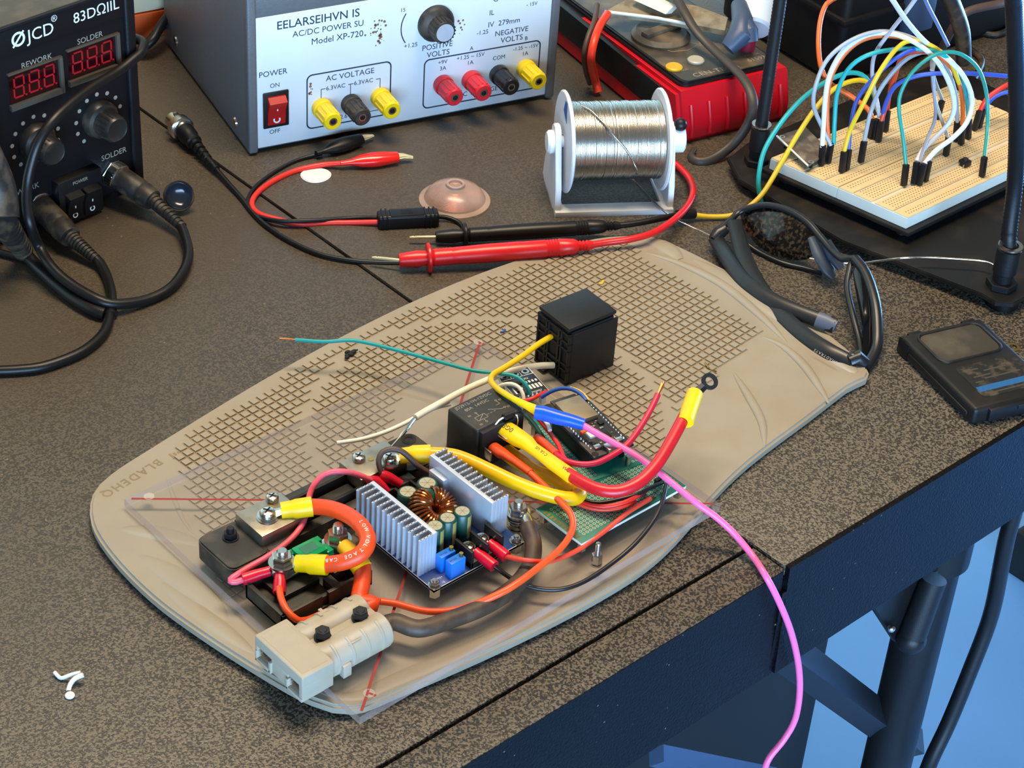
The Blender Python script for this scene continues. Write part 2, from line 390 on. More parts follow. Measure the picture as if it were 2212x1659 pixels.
a, b = WY(2018, 1250, -88), WY(1968, 1380, -88)
m = MB(); m.cyl(a, b, 9, 10); m.ball(b, 11); m.build('clamp_lever', 'black', bench)
m = MB(); p = WY(1925, 1357, -84); m.ball(p, 3.2); m.build('rivet', 'steel', bench)
a, b = WY(1640, 1365, -40), WY(1945, 1590, -40)
d = (b-a).normalized()
m = MB(); m.tube([a-d*40, b+d*30], 15, 4, flat=0.9, up=(0, 1, 0)); m.build('diagonal_brace', 'navyblack', bench, angle=20)
m = MB(); m.cyl((447, -50, -760), (447, -50, -735), 70, 60, 28); m.build('foot', 'black', bench)

cb = thing('hanging_cable', 'thick black cable hanging beside the bench leg', 'cable', WY(2060, 1550, -95))
m = MB(); m.tube(spline([WY(2205, 1060, -95), WY(2178, 1150, -95), WY(2165, 1210, -95), WY(2140, 1330, -95), WY(2095, 1450, -95), WY(2050, 1560, -95), WY(2012, 1640, -95), WY(1990, 1700, -95)], 8), 6, 10); m.build('sheath', 'rubber', cb)

e = WY(1757, 1560, 60)
m = MB(); m.b0(60, e.x, 60, 420, -760, -150, 6); m.b0(64, e.x-10, 56, 62, -300, -290, 1)
tag(m.build('storage_crate', 'deep'), 'black storage crate standing under the bench', 'crate')
a, b = WY(1418, 1632, -30), WY(1665, 1680, -30); d = (b-a).normalized()
m = MB(); m.tube([a, b], 9, 4, flat=0.8, up=(0, 1, 0)); tag(m.build('metal_bar', 'bluegrey', angle=20), 'blue-grey metal bar low under the bench front', 'bar')
m = MB(); m.b0(1046, 1400, -250, 216, -760, -700, 6); tag(m.build('black_cabinet', 'black'), 'low black box standing on the floor behind the bench leg', 'box')
m = MB(); m.b0(1056, 1300, -150, 200, -699.5, -560, 8); tag(m.build('red_box', 'darkred'), 'dark red box on the low black box behind the bench leg', 'box')
m = MB(); m.b0(1420, 1900, -150, 400, -760, -300, 5); tag(m.build('cream_carton', 'cream'), 'cream carton standing far behind the bench leg', 'carton')

# cream and orange box behind the power supply
bx = thing('storage_box', 'cream storage box with an orange base band behind the power supply', 'box', (150, 650, 0))
F = frame((190, 566, 0), -12)
m = MB(); m.b0(-160, 110, 0, 90, 22, 190, 4); m.build('body', 'cream', bx, Mx=F)
m = MB(); m.b0(-161, 111, -1, 91, 0, 22, 3); m.build('base_band', 'orangeband', bx, Mx=F)
for k, (q, nm) in enumerate([([(300, 112, 4), (322, 92, 10), (345, 62, 16), (372, 30, 20)], 0), ([(305, 106, 10), (330, 86, 16), (350, 52, 22), (376, 20, 26)], 1)]):
    c = thing('black_cable', ['lower black cable running behind the grey power supply', 'upper black cable running behind the grey power supply'][k], 'cable', W(*q[0]), 'cables behind the power supply')
    wirepart('sheath', PX(q), 3.6, 'rubber', c)

# ------------------------------------------------------------------ beige board
board = thing('lap_board', 'beige dirty plastic board with a raised grid lying on the bench', 'board', (80, 40, 0))
opts = [(-133, 124), (-115, 133), (-85, 139), (-30, 148.5), (14, 155), (70, 161), (128, 164), (190, 162), (256, 152), (288, 138), (303, 121), (310.5, 74), (313.5, 19), (309, -28)]
opts += [tuple(W(*q, 8)[:2]) for q in ((1878, 803), (1830, 836), (1740, 905), (1660, 964), (1600, 1013), (1545, 1068))]
opts += [(80, -103), (34, -107), (-30, -104), (-98, -96), (-122, -91), (-134, -74), (-142, -44), (-150, 0), (-154, 36), (-153, 73), (-147, 103)]
out = [(p.x, p.y) for p in spline([(x, y, 0) for x, y in opts], 7, closed=True)]
m = MB(); m.prism(out, 1.3, 8, 1.6, 3)
def inside(poly, x, y):
    r = False; j = len(poly)-1
    for i in range(len(poly)):
        if (poly[i][1] > y) != (poly[j][1] > y) and x < (poly[j][0]-poly[i][0])*(y-poly[i][1])/(poly[j][1]-poly[i][1])+poly[i][0]: r = not r
        j = i
    return r
cx, cy = 80, 40
inset = [(cx+(x-cx)*0.955, cy+(y-cy)*0.915) for x, y in out]
ca, sa = math.cos(math.radians(4.6)), math.sin(math.radians(4.6))
pt = 5.83
def ringd(x, y): return math.hypot((x-82)/107, (y-41)/104)
def edge_dist(x, y):
    return min(math.hypot(x-a, y-b) for a, b in out)
def grid_ok(x, y):
    if not inside(out, x, y) or edge_dist(x, y) < (8.5 if y > 60 else 12): return False
    rr = ringd(x, y)
    if 0.972 < rr < 1.022: return False
    if math.hypot(x-85, y-38) < 60: return False
    if rr > 1:
        if x > 150 and y < -8.6+(x-217)*0.235: return False
        if x < 20 and y < 6: return False
        if x < -74 and x < -78-(128-y)*0.40: return False
        if 20 <= x <= 150 and y < 0: return False
        if x > 279: return False
    return True
for i in range(-50, 51):
    for j in range(-34, 35):
        x = cx+(i*ca-j*sa)*pt; y = cy+(i*sa+j*ca)*pt
        h = 2.3; q = 0.6
        if not all(grid_ok(x+u*ca-v*sa, y+u*sa+v*ca) for u, v in ((-q, -q), (q, -q), (q, q), (-q, q))): continue
        t = 2.14; z0, z1 = 8.0, 8.8
        cs = [((u*ca-v*sa), (u*sa+v*ca)) for u, v in ((-1, -1), (1, -1), (1, 1), (-1, 1))]
        lo = [m.bm.verts.new((x+a*h, y+b*h, z0)) for a, b in cs]; hi = [m.bm.verts.new((x+a*t, y+b*t, z1)) for a, b in cs]
        fq = m.bm.faces.new([m.bm.verts.new((x+a*2.92, y+b*2.92, 8.03)) for a, b in cs]); fq.material_index = 1
        m.bm.faces.new(hi)
        for k in range(4):
            f = m.bm.faces.new([lo[k], lo[(k+1) % 4], hi[(k+1) % 4], hi[k]]); f.material_index = 1
M['boardgrime_shade'] = mat('groove_grime_and_shade', '#84745a', 0.7, var=0.15, vscale=60)  # grime tone, also used to darken the lettering for its shade
m.build('panel', ['board', 'boardgrime_shade'], board, angle=25)
# moulded ridges and swells
def ridge(q, r, flat=0.55, z=7.7, mm='board'):
    P = spline([W(x, y, 8)-V((0, 0, 8-z)) for x, y in q], 4); n = len(P)
    R = [max(0.15, r*math.sin(PI*(k+.5)/n)**0.6) for k in range(n)]
    MB().tube(P, R, 10, flat=flat, up=(0, 0, 1)).build('moulded_ridge', mm, board, angle=70)
ridge([(1648, 728), (1690, 748), (1735, 788), (1772, 840), (1790, 870)], 3.4, .7)
ridge([(1585, 806), (1618, 858), (1645, 910), (1652, 962)], 3.2, .7)
ridge([(1395, 545), (1470, 570), (1560, 615), (1640, 680), (1700, 740)], 4, .6)
ridge([(1500, 560), (1580, 610), (1660, 665), (1740, 720)], 8, 0.28)
ridge([(1690, 690), (1760, 735), (1830, 790), (1850, 805)], 8, 0.28)
ridge([(1400, 518), (1440, 535), (1470, 560)], 7, 0.28)
ridge([(262, 1142), (330, 1150), (400, 1165), (440, 1180)], 6, 0.2)
ridge([(300, 1200), (370, 1240), (440, 1290), (490, 1340)], 8, 0.17)
ridge([(340, 1255), (430, 1325), (500, 1375), (550, 1412)], 6, 0.2)
ridge([(650, 1480), (760, 1505), (850, 1470), (1000, 1405), (1140, 1335)], 5, 0.2)
ridge([(360, 1025), (375, 1075), (400, 1130), (430, 1165)], 1.6)
m = MB(); m.text('BLADEHQ', 8.0, TR(-89, 127.4, 8.0) @ RZ(189), 0.12, 0.1, space=1.25)
for k in range(3): m.b0(-82+k*2.4, -80.6+k*2.4, 121.5+k*1.4, 127-k*0.5, 8, 8.12)
m.build('moulded_lettering', 'boardgrime_shade', board)  # letter colour holds both grime and the shade around the moulded letters

M['frosted'] = clear('frosted_hole', (0.9, 0.88, 0.86), haze=0.35, hazecol='#d9d2cc')
# ------------------------------------------------------------------ clear acrylic plate
acr = thing('acrylic_plate', 'clear acrylic plate with red corner lines lying on the beige board', 'plate', (0, 0, 8.8))
Lc, Nc, Rc, Tc = V((-126.5, 102.5, 0)), V((-127.3, -103, 0)), V((128.2, -99, 0)), V((125.6, 99.6, 0))
m = MB(); m.prism([tuple(p[:2]) for p in (Lc, Nc, Rc, Tc)], 9.0, 14.6, 0.25, 1)
for f in m.bm.faces:
    f.normal_update()
    if abs(f.normal.z) < 0.5: f.material_index = 1
m.build('sheet', ['acrylic', 'acredge'], acr, smooth=False)
def stroke(P, w, nm='marker_line', mm='marker', par=None, z=14.68):
    m = MB(); m.tube([V((p.x, p.y, z)) for p in P], w/2, 6, flat=0.06, up=(0, 0, 1)); return m.build(nm, mm, par, angle=60)
random.seed(3)
for a, b in ((Lc, Rc), (Tc, Nc)):
    P = [a.lerp(b, t/24)+V((random.uniform(-.25, .25), random.uniform(-.25, .25), 0)) for t in range(1, 24)]
    stroke([a+(b-a)*0.012]+P+[b-(b-a)*0.012], 1.5, par=acr)
for q in ((322, 1072), (797, 1497), (1505, 1086), (1033, 739)):
    c = W(*q, 14.7); m = MB(); m.lathe([(2.4, 0), (2.9, 0.06), (2.9, 0.12), (2.2, 0.12), (2.2, 0)], (c.x, c.y, 14.64), n=20, closed=True); m.lathe([(0, 0), (2.2, 0), (2.2, .06), (0, .06)], (c.x, c.y, 14.64), n=20); m.build('drilled_hole', 'frosted', acr)
for q in (((1033, 738), (1045, 744)), ((797, 1497), (812, 1503))): stroke([W(*q[0], 14.7), W(*q[1], 14.7)], 1.6, par=acr)
# ================================================================== parts mounted on the acrylic plate (its top is z = 14.6)
ZA = 14.7
def pan_screw(c, r, h, parent, nm='screw', mm='steel', washer=True):
    """pan-head screw with a cross slot, seated at c"""
    m = MB(); c = V(c)
    if washer: m.lathe([(r*0.5, 0), (r*1.35, 0), (r*1.35, 0.8), (r*0.5, 0.8)], c, n=24); m.lathe([(r*0.5, .8), (r*1.12, .8), (r*1.12, 1.5), (r*0.5, 1.5)], c, n=20)
    b = 1.5 if washer else 0
    m.lathe([(0, b), (r, b), (r, b+h*0.55), (r*0.85, b+h*0.85), (r*0.5, b+h), (0, b+h)], c, n=22)
    o = m.build(nm, mm, parent)
    k = MB()
    for a in (25, 115): k.box((0, 0, 0), (r*1.15, r*0.22, 0.5), Mx=Matrix.Translation(c+V((0, 0, b+h-0.1))) @ RZ(a))
    k.build('cross_slot', 'deep', o)
    return o
def stud(c, r, z0, z1, nut_z, parent, nr=None, nh=4.5, washer=True, rot=0.3, nm='stud'):
    """threaded stud with nut and washer"""
    c = V(c); nr = nr or r*1.95
    m = MB(); pr = [(0, z0)]
    z = z0; k = 0
    while z < z1-0.8:
        pr.append((r if k % 2 else r*0.88, z)); z += 0.45; k += 1
    pr += [(r*0.8, z1), (0, z1)]
    m.lathe(pr, (c.x, c.y, 0), n=18); o = m.build(nm, 'steel', parent)
    m = MB(); m.hexa((c.x, c.y, nut_z), nr, nh); m.build('nut', 'steel', parent, angle=30)
    if washer:
        m = MB(); m.lathe([(r, nut_z-1.1), (nr*1.28, nut_z-1.1), (nr*1.28, nut_z), (r, nut_z)], (c.x, c.y, 0), n=28, closed=True); m.build('washer', 'steel', parent)
    return o

# ------------------------------------------------------------------ current shunt
sh = thing('current_shunt', 'black current shunt with two nickel end blocks on the acrylic plate', 'shunt', (-50, 26, ZA))
def rrect(x0, x1, y0, y1, r, n=6):
    P = []
    for cx_, cy_, a0 in ((x1-r, y1-r, 0), (x0+r, y1-r, 90), (x0+r, y0+r, 180), (x1-r, y0+r, 270)):
        for k in range(n+1):
            a = math.radians(a0+90*k/n); P.append((cx_+r*math.cos(a), cy_+r*math.sin(a)))
    return P
m = MB()
m.prism(rrect(-123, -97, 8, 40.5, 5), ZA, 27, 0.9)
m.prism(rrect(-2, 24, 14, 43.5, 6), ZA, 27, 0.9)
m.b0(-98, 0, 9.5, 16, ZA, 26.5, 0.7); m.b0(-98, 0, 34.5, 41, ZA, 26.5, 0.7); m.b0(-98, 0, 15, 35, ZA, 19, 0)
m.b0(-70, -31, 21, 30, 18, 25, 0.4)
m.build('base', 'blackdust', sh)
m = MB()
for y in (18.5, 32.5): m.b0(-72, -29, y-1.0, y+1.0, 20, 30, 0.2)
m.build('resistor_strip', 'deep', sh)
m = MB(); m.b0(-99.5, -70.5, 13.8, 37.5, 25.5, 34, 0.7); b1 = m.build('terminal_block', 'dullsteel', sh)
m = MB(); m.b0(-30.5, 1.2, 18.8, 38.5, 25.5, 34, 0.7); b2 = m.build('terminal_block', 'dullsteel', sh)
c = W(578, 1112, 36); pan_screw((c.x, c.y, 34), 4.3, 3.8, sh)
c = W(588, 1077, 35); pan_screw((c.x, c.y, 34), 3.5, 3.4, sh, washer=False)
c = W(775, 990, 35); pan_screw((c.x, c.y, 34), 3.6, 3.4, sh, washer=False)
c = W(841, 997, 35); pan_screw((c.x, c.y, 34), 4.0, 3.6, sh)
for q, mm in (((585, 1095), 'brass'), ((801, 992), 'brass')):
    c = W(*q, 34); m = MB(); m.lathe([(0, 34), (1.7, 34), (1.7, 34.25), (1.0, 34.3), (0, 34.1)], (c.x, c.y, 0), n=16); m.build('calibration_screw', mm, sh)
c = W(498, 1158, 28); m = MB(); m.lathe([(3, 27), (4.4, 27), (4.4, 27.8), (3, 27.8)], (c.x, c.y, 0), n=22); m.hexa((c.x, c.y, 27.8), 3.7, 3.2); m.lathe([(0, 30.5), (2.1, 30.5), (2.1, 33.4), (1.7, 33.8), (0, 33.8)], (c.x, c.y, 0), n=14); m.build('mounting_bolt', 'black', sh)
c = W(883, 950, 27); m = MB(); m.lathe([(2.2, 26.9), (4.2, 26.9), (4.2, 27.25), (2.2, 27.25)], (c.x, c.y, 0), n=22, closed=True); m.build('mounting_hole', 'deep', sh)

# ------------------------------------------------------------------ bolt-down fuse holder
fh = thing('fuse_holder', 'black fuse holder with two studs and a green fuse in front of the shunt', 'fuse holder', (-92, -17, ZA))
m = MB(); 
m.b0(-121, -64, -33, -1, ZA, 16.5, 0.3); m.b0(-121, -118.5, -33, -1, ZA, 24.5, 0.4); m.b0(-66, -60, -27, -1, ZA, 25, 0.4)
m.b0(-121, -96, -33, -30.8, ZA, 24.5, 0.4); m.b0(-92, -64, -33, -30.8, ZA, 24.5, 0.4); m.b0(-97, -91, -31.5, -29, ZA, 22, 0.3)
m.b0(-121, -62, -3.2, -1, ZA, 26, 0.4); m.b0(-119, -88, -30, -3, ZA, 19.5, 0.3); m.b0(-80, -64, -22, -3, ZA, 23.5, 0.3)
m.b0(-87, -82, -31, -21, 16, 23, 0.3); m.b0(-112, -88, -20, -3, 19, 23, 0.4)
m.build('body', 'blackdust', fh)
m = MB(); m.b0(-108, -60.5, -12.5, 0.5, 25, 26.2, 0.3); m.build('fuse_strip', 'tin', fh)
cS1, cS2 = W(610, 1222, 29), W(730, 1166, 29)
stud(cS1, 2.9, 20, 39.5, 31.8, fh, nh=4.6); stud(cS2, 2.9, 20, 39.5, 30, fh, nh=4.6)
fz = thing('green_fuse', 'translucent green fuse between the two fuse holder studs', 'fuse', W(668, 1195, 26.4))
Ff = frame((-84, -5.5, 0), 0)
m = MB(); m.b0(-7.5, 7.5, -6.5, 5.5, 26.5, 31.5, 1.0); m.b0(-10.5, -6.5, -7.5, -1, 26.5, 30, 0.6); m.b0(6.5, 10.5, -7.5, -1, 26.5, 30, 0.6); m.b0(-10.5, -6.5, 2.5, 6.5, 26.5, 30, 0.6); m.b0(6.5, 10.5, 2.5, 6.5, 26.5, 30, 0.6)
m.build('housing', 'fusegreen', fz, Mx=Ff)
m = MB(); m.b0(-4.6, 4.6, -3.4, 3.2, 31.5, 31.62); m.build('clear_window', mat('fuse_window', '#3f7f62', 0.12, trans=0.2), fz, Mx=Ff)

# ------------------------------------------------------------------ grey two-pole connector
an = thing('power_connector', 'light grey two-pole power connector with black hex screws on the plate corner', 'connector', (-112, -60, ZA))
m = MB()
m.b0(-125, -85, -76, -44, 16, 26, 2)                     # rear body core
for yc in (-51.5, -68.0):                                # two round barrels with ribs
    m.cyl((-125.5, yc, 22.3), (-84.8, yc, 22.3), 9.0, n=30, bev=0.8)
m.b0(-125, -85, -66, -53, 15, 28.6, 0.5)
m.b0(-143.5, -124, -79, -40.3, 24.5, 31.2, 1.1, 3)          # front hood
m.b0(-143.4, -124.5, -78.9, -76.0, 15.2, 30, 0.5); m.b0(-143.4, -125, -42.4, -40.4, 21, 30, 0.5)
m.b0(-136, -125, -77.5, -41.2, 15, 26, 0.8)
m.b0(-144, -130, -79, -66, 15, 17.2, 0.5); m.b0(-144, -130, -53.5, -41, 15, 17.2, 0.5); m.b0(-142.8, -130, -66.5, -53, 15, 24.5, 0.5)
m.b0(-144, -131, -67.6, -66, 15, 22, 0.3); m.b0(-144, -131, -53.8, -52, 15, 22, 0.3); m.b0(-144, -131, -42.4, -41, 15, 22, 0.3)
m.b0(-118, -113, -78.6, -75, 15, 23, 0.4)
m.build('housing', 'grey_conn', an, angle=32)
m = MB()
for k in range(4):
    for yc, sgn in ((-51.5, 1), (-68.0, -1)):
        x = -119+k*9.2
        m.tube([(x, yc+sgn*8.9*math.sin(a), 22.3+8.9*math.cos(a)) for a in [math.radians(q) for q in range(8, 130, 8)]], 0.85, 6)
m.build('grip_rib', 'grey_conn', an)
m = MB(); m.b0(-141.5, -126.5, -76.5, -43, 31.2, 31.32, 0); m.build('raised_panel', 'grey_conn', an)
m = MB()
for y0 in (-73, -48): m.box((-137, y0, 19.4), (11, 8.5, 2.6), 0.5); m.cyl((-142.6, y0+2.6, 20.8), (-138, y0+2.6, 20.8), 1.6, n=12)
m.build('contact_blade', 'tin', an)
m = MB()
for yc in (-51.5, -68.0): m.cyl((-84.9, yc, 22.3), (-84.65, yc, 22.3), 6.6, n=26)
m.build('cable_opening', 'deep', an)
m = MB()
for u, v in ((-107, -47.5),): m.b0(u-3, u+3, v-1, v+1, 30.3, 30.9, 0.2); m.b0(u-1, u+1, v-3, v+3, 29.6, 30.8, 0.2)
m.build('polarity_mark', 'grey_conn', an)
m = MB()
for u, v in ((-107, -73),): m.b0(u-4, u+4, v-0.5, v+0.5, 29.6, 30.2, 0.2)
m.build('polarity_mark', 'grey_conn', an)
for q in ((697, 1377), (778, 1335)):
    c = W(*q, 29); m = MB(); m.lathe([(1, 28.6), (4.4, 28.6), (4.4, 29.7), (3.9, 30), (1, 30)], (c.x, c.y, 0), n=24); m.hexa((c.x, c.y, 30), 4.0, 4.2, bev=0.5); m.lathe([(0, 34.2), (2.2, 34.2), (2.0, 34.5), (0, 34.5)], (c.x, c.y, 0), n=16)
    m.build('hex_screw', 'black', an, angle=30)

# ------------------------------------------------------------------ DC-DC converter
dc = thing('voltage_converter', 'DC converter board with twin finned heatsinks and copper toroid coil', 'converter', (-16, -28, ZA))
m = MB(); m.b0(-47, 15, -62, 6, 20, 21.6, 0.15); m.build('circuit_board', 'pcbblue', dc)
m = MB()
for x0, x1, y0, y1 in ((-47, 15, -62, -61.7), (-47, -46.7, -62, 6)): m.b0(x0, x1, y0, y1, 19.98, 21.63)
m.build('board_edge', 'silk', dc)
def heatsink(xp, sgn, y0, y1, z0, z1, nf):
    m = MB(); m.b0(min(xp, xp+sgn*2.4), max(xp, xp+sgn*2.4), y0, y1, z0, z1, 0.15)
    for k in range(nf):
        y = y0+0.6+(y1-y0-1.2)*k/(nf-1)
        m.b0(min(xp+sgn*2, xp+sgn*11.8), max(xp+sgn*2, xp+sgn*11.8), y-0.5, y+0.5, z0, z1-0.2, 0.12, 1)
        for j in range(4): m.b0(min(xp+sgn*(3.5+j*2.2), xp+sgn*(4.1+j*2.2)), max(xp+sgn*(3.5+j*2.2), xp+sgn*(4.1+j*2.2)), y-0.62, y+0.62, z0, z1-0.2)
    return m.build('heatsink', 'alu', dc, angle=25)
heatsink(-35, -1, -49, 3.2, 21.6, 46, 13)
heatsink(2.2, 1, -49, 1.8, 21.6, 46, 13)
m = MB(); m.b0(-1.2, 2.2, -14, -2, 24, 40, 0.4); m.build('power_transistor', 'alu', dc)
m = MB(); m.b0(0.3, 1.6, -12, -5, 34, 36.5, 0.3); m.build('insulator_clip', 'silk', dc)
tc_ = V((-15, -23.5, 32)); Rt = Matrix.Translation(tc_) @ RX(28) @ RY(8)
m = MB(); m.lathe([(8.6+5.0*math.cos(a), 5.2*math.sin(a)) for a in [2*PI*k/14 for k in range(14)]], n=40, closed=True); m.build('toroid_core', 'cap_green', dc, Mx=Rt)
m = MB()
for k in range(34):
    if 7 <= k <= 8: continue
    a = 2*PI*k/34; ca_, sa_ = math.cos(a), math.sin(a)
    P = []
    for j in range(14):
        b = 2*PI*j/14; rr = 8.6+5.9*math.cos(b); tw = 0.04*math.sin(b)
        P.append((rr*math.cos(a+tw), rr*math.sin(a+tw), 6.1*math.sin(b)))
    m.tube(P, 0.8, 6, closed=True)
m.build('winding', 'enamel', dc, Mx=Rt)
for q, zt, r in (((881, 1062), 38, 5.6), ((923, 1043), 39, 5.8), ((999, 1104), 40.5, 4.9), ((967, 1118), 40.5, 4.9), ((940, 1135), 40.5, 4.9)):
    c = W(*q, zt); m = MB(); m.lathe([(0, 21.6), (r-.2, 21.6), (r, 22.4), (r, 23.4), (r-.35, 24), (r, 24.6), (r, zt-0.8), (r-0.6, zt), (0, zt)], (c.x, c.y, 0), n=28)
    cp = m.build('capacitor', 'cap_green', dc)
    m = MB(); m.lathe([(0, zt), (r*0.76, zt), (r*0.76, zt+0.15), (0, zt+0.15)], (c.x, c.y, 0), n=24); m.build('vent_top', 'captop', cp)
    m = MB()
    for aa in (20, 80, 140): m.box((0, 0, 0), (r*1.3, 0.25, 0.1), Mx=TR(c.x, c.y, zt+0.18) @ RZ(aa))
    m.build('vent_score', 'print_grey', cp)
    m = MB(); P = [(c.x+(r+.05)*math.cos(math.radians(a)), c.y+(r+.05)*math.sin(math.radians(a))) for a in range(-95, -54, 8)]
    for p0, p1 in zip(P[:-1], P[1:]): m.bm.faces.new([m.bm.verts.new((*p0, 25)), m.bm.verts.new((*p1, 25)), m.bm.verts.new((*p1, zt-1)), m.bm.verts.new((*p0, zt-1))])
    m.build('polarity_stripe', 'cap_gold', cp)
for x0, y0, y1 in ((-35.5, -53.8, -49.3), (-34.6, -60.8, -56.0)):
    m = MB(); m.b0(x0, x0+9.6, y0, y1, 21.6, 31.8, 0.25); t = m.build('trimmer', 'trimblue', dc)
    m = MB(); m.cyl((x0+8.4, (y0+y1)/2, 31.8), (x0+8.4, (y0+y1)/2, 33.6), 1.15, n=14); m.build('adjust_screw', 'brass', t)
    m = MB(); m.text('W103', 1.9, TR(x0+0.6, (y0+y1)/2-0.8, 31.85), 0.02); m.build('marking', 'pcbblue', t)
m = MB(); m.b0(-21.5, 0.5, -61.4, -49, 21.6, 25.5, 0.3)
for x in (-21.5, -11.2, -1.0): m.b0(x, x+1.8, -61.4, -47.5, 21.6, 33, 0.4)
m.build('output_terminal_block', 'black', dc)
for q in ((1013, 1178), (1042, 1160)):
    c = W(*q, 29); m = MB(); m.b0(c.x-3.4, c.x+3.4, c.y-3.6, c.y+3.2, 25.5, 26.8, 0.3); m.build('clamp_plate', 'tin', dc); pan_screw((c.x, c.y, 26.8), 2.9, 2.6, dc, 'terminal_screw', washer=False)
m = MB(); m.b0(-30, -6, 4.2-6, 6, 21.6, 26, 0.3)
for x in (-30, -19, -8): m.b0(x, x+1.6, -3, 6, 21.6, 31, 0.3)
m.build('input_terminal_block', 'black', dc)
m = MB(); m.b0(-44.5, -36.5, -4, 2, 21.65, 23, .3); m.build('coil_lead_pad', 'brass', dc)
for x, y in ((-44, -59), (12, -59), (12, 3), (-44, 3)):
    m = MB(); m.hexa((x, y, ZA), 3.1, 20-ZA, bev=0.2); m.build('standoff', 'steel', dc, angle=30)
    m = MB(); m.lathe([(0, 21.6), (3.6, 21.6), (3.6, 22.2), (0, 22.2)], (x, y, 0), n=20); m.hexa((x, y, 22.2), 2.9, 2.4); m.lathe([(0, 24.4), (1.5, 24.4), (1.3, 25.6), (0, 25.6)], (x, y, 0), n=12); m.build('hold_down_nut', 'steel', dc, angle=30)
m = MB(); m.text('IN+', 2.2, TR(-40, -57, 21.66), 0.02); m.text('V', 2.4, TR(-39, -61, 21.66) @ RZ(20), 0.02); m.build('silkscreen', 'silk', dc)

# ------------------------------------------------------------------ relay lying on its side
ry = thing('relay', 'black relay lying on its side with white printed text on top', 'relay', (57, 17, ZA))
x0, x1, y0, y1, z0, z1 = 39.6, 73.4, 3.2, 31.2, ZA, 42.3
m = MB(); m.b0(x0, x1, y0+2.5, y1, z0, z1, 1.4, 3); m.build('case', mat('relay_case', '#1d1c1a', 0.55, dirt='#4f463a', dscale=60, damt=0.35, bump=0.15, bscale=900), ry)
m = MB(); m.b0(x0+1.6, x1-1.6, y0-0.2, y0+4, z0+1, z1-1.2, 0.6); m.build('terminal_face', 'deep', ry)
m = MB(); m.b0(28, 40.5, 17, 29, ZA, 17.5, 1.4); m.cyl((32, 23, 14.8), (32, 23, 17.9), 2.6, n=18); m.build('mounting_tab', 'blackdust', ry)
m = MB()
for (x, z) in ((57, 36), (57, 22)): m.b0(x-4.6, x+4.6, -4, y0+1, z-0.5, z+0.5, 0.1)
for (x, z) in ((43, 28), (70, 27)): m.b0(x-0.5, x+0.5, -3, y0+1, z-3.2, z+3.2, 0.1)
m.build('blade_terminal', 'tin', ry)
Rz = TR(0, 0, z1+0.03)
m = MB()
m.text('JD2912-1H-12VDC', 3.25, Rz @ TR(42.6, 27.0, 0) @ RZ(-1), 0.03, space=1.0)
m.text('80A  14VDC', 3.25, Rz @ TR(46.0, 22.6, 0), 0.03)
m.text('86', 2.1, Rz @ TR(43.8, 17.8, 0), 0.02); m.text('87', 2.1, Rz @ TR(67.5, 19.2, 0), 0.02); m.text('30', 2.1, Rz @ TR(67, 11.6, 0), 0.02); m.text('85', 2.1, Rz @ TR(44.2, 8.2, 0), 0.02)
def ln(a, b, w=0.32):
    a, b = V((*a, 0)), V((*b, 0)); d = b-a
    m.box((d.length/2, 0, 0), (d.length, w, 0.05), Mx=Rz @ Matrix.Translation(a) @ RZ(math.degrees(math.atan2(d.y, d.x))))
for a, b in (((46, 12), (53, 12)), ((53, 12), (53, 15.6)), ((53, 15.6), (46, 15.6)), ((46, 15.6), (46, 12)), ((47, 12.2), (52, 15.4)), ((49.5, 15.6), (49.5, 18)), ((49.5, 12), (49.5, 9.8)), ((53.5, 13.8), (55, 13.8)), ((56, 13.8), (57.5, 13.8)), ((58.5, 13.8), (60, 13.8)), ((57, 17), (63.5, 13)), ((63.5, 13), (65.5, 13)), ((63.4, 17.2), (66, 17.2)), ((66, 17.2), (66, 20))): ln(a, b)
for c in ((49.5, 18.6), (49.5, 9.2), (66, 20.6), (66.1, 13)): m.lathe([(0.45, 0), (0.75, 0), (0.75, 0.05), (0.45, 0.05)], Rz @ V((*c, -0.02)), n=14, closed=True)
m.build('printed_text', 'print_grey', ry)
dd = thing('diode', 'small black diode with bent silver leads on the relay edge', 'diode', W(1100, 897, 43))
a, b = W(1087, 902, 43.5), W(1110, 893, 43.5)
m = MB(); m.cyl(a, b, 2.0, n=16, bev=0.3); m.build('body', 'black', dd)
wirepart('lead', PX([(1092, 900, 43.5), (1078, 908, 43), (1066, 925, 39), (1060, 945, 34), (1058, 965, 29), (1057, 985, 26)]), 0.5, 'silk', dd, 7)
wirepart('lead', PX([(1108, 894, 43.5), (1116, 897, 43), (1119, 908, 40), (1117, 918, 37)]), 0.45, 'tin', dd, 7)

# ------------------------------------------------------------------ relay socket on the board
so = thing('relay_socket', 'black open relay socket standing on the beige board', 'socket', (158, 53, 8.8))
Fs = frame((139.6, 38.7, 8.9), -4)
Lx, Ly, H = 37, 30.5, 40
m = MB()
m.b0(0.9, Lx, 0, 1.6, 0, H-4.6, 0.5); m.b0(3, Lx-2, Ly-1.6, Ly, 0, H-4, 0.4)
m.b0(-0.5, Lx-1.5, 0.6, Ly-1.4, H-1.6, H+0.6, 0.4); m.b0(1, Lx-2, 2.4, Ly-2.4, 0, H-3, 0)
m.b0(0, 2.5, 0, Ly, 0, 1.6, 0.2); m.b0(1, Lx, 0.5, Ly-0.5, 0, 1.2, 0.3)
m.b0(-4, 1, 17, 26, 0, 1.8, 0.5)
for y in (0.7, 7.6, 10.2, 19.5, 21.8, 29.5): m.b0(-0.2, 3, y-0.7, y+0.7, 0.4, H-4, 0.15)
for z in (0.8, 9, 13, 24, 29, 35): m.b0(-0.2, 3, 0, Ly, z-0.6, z+0.6, 0.15)
m.build('housing', 'black', so, Mx=Fs)
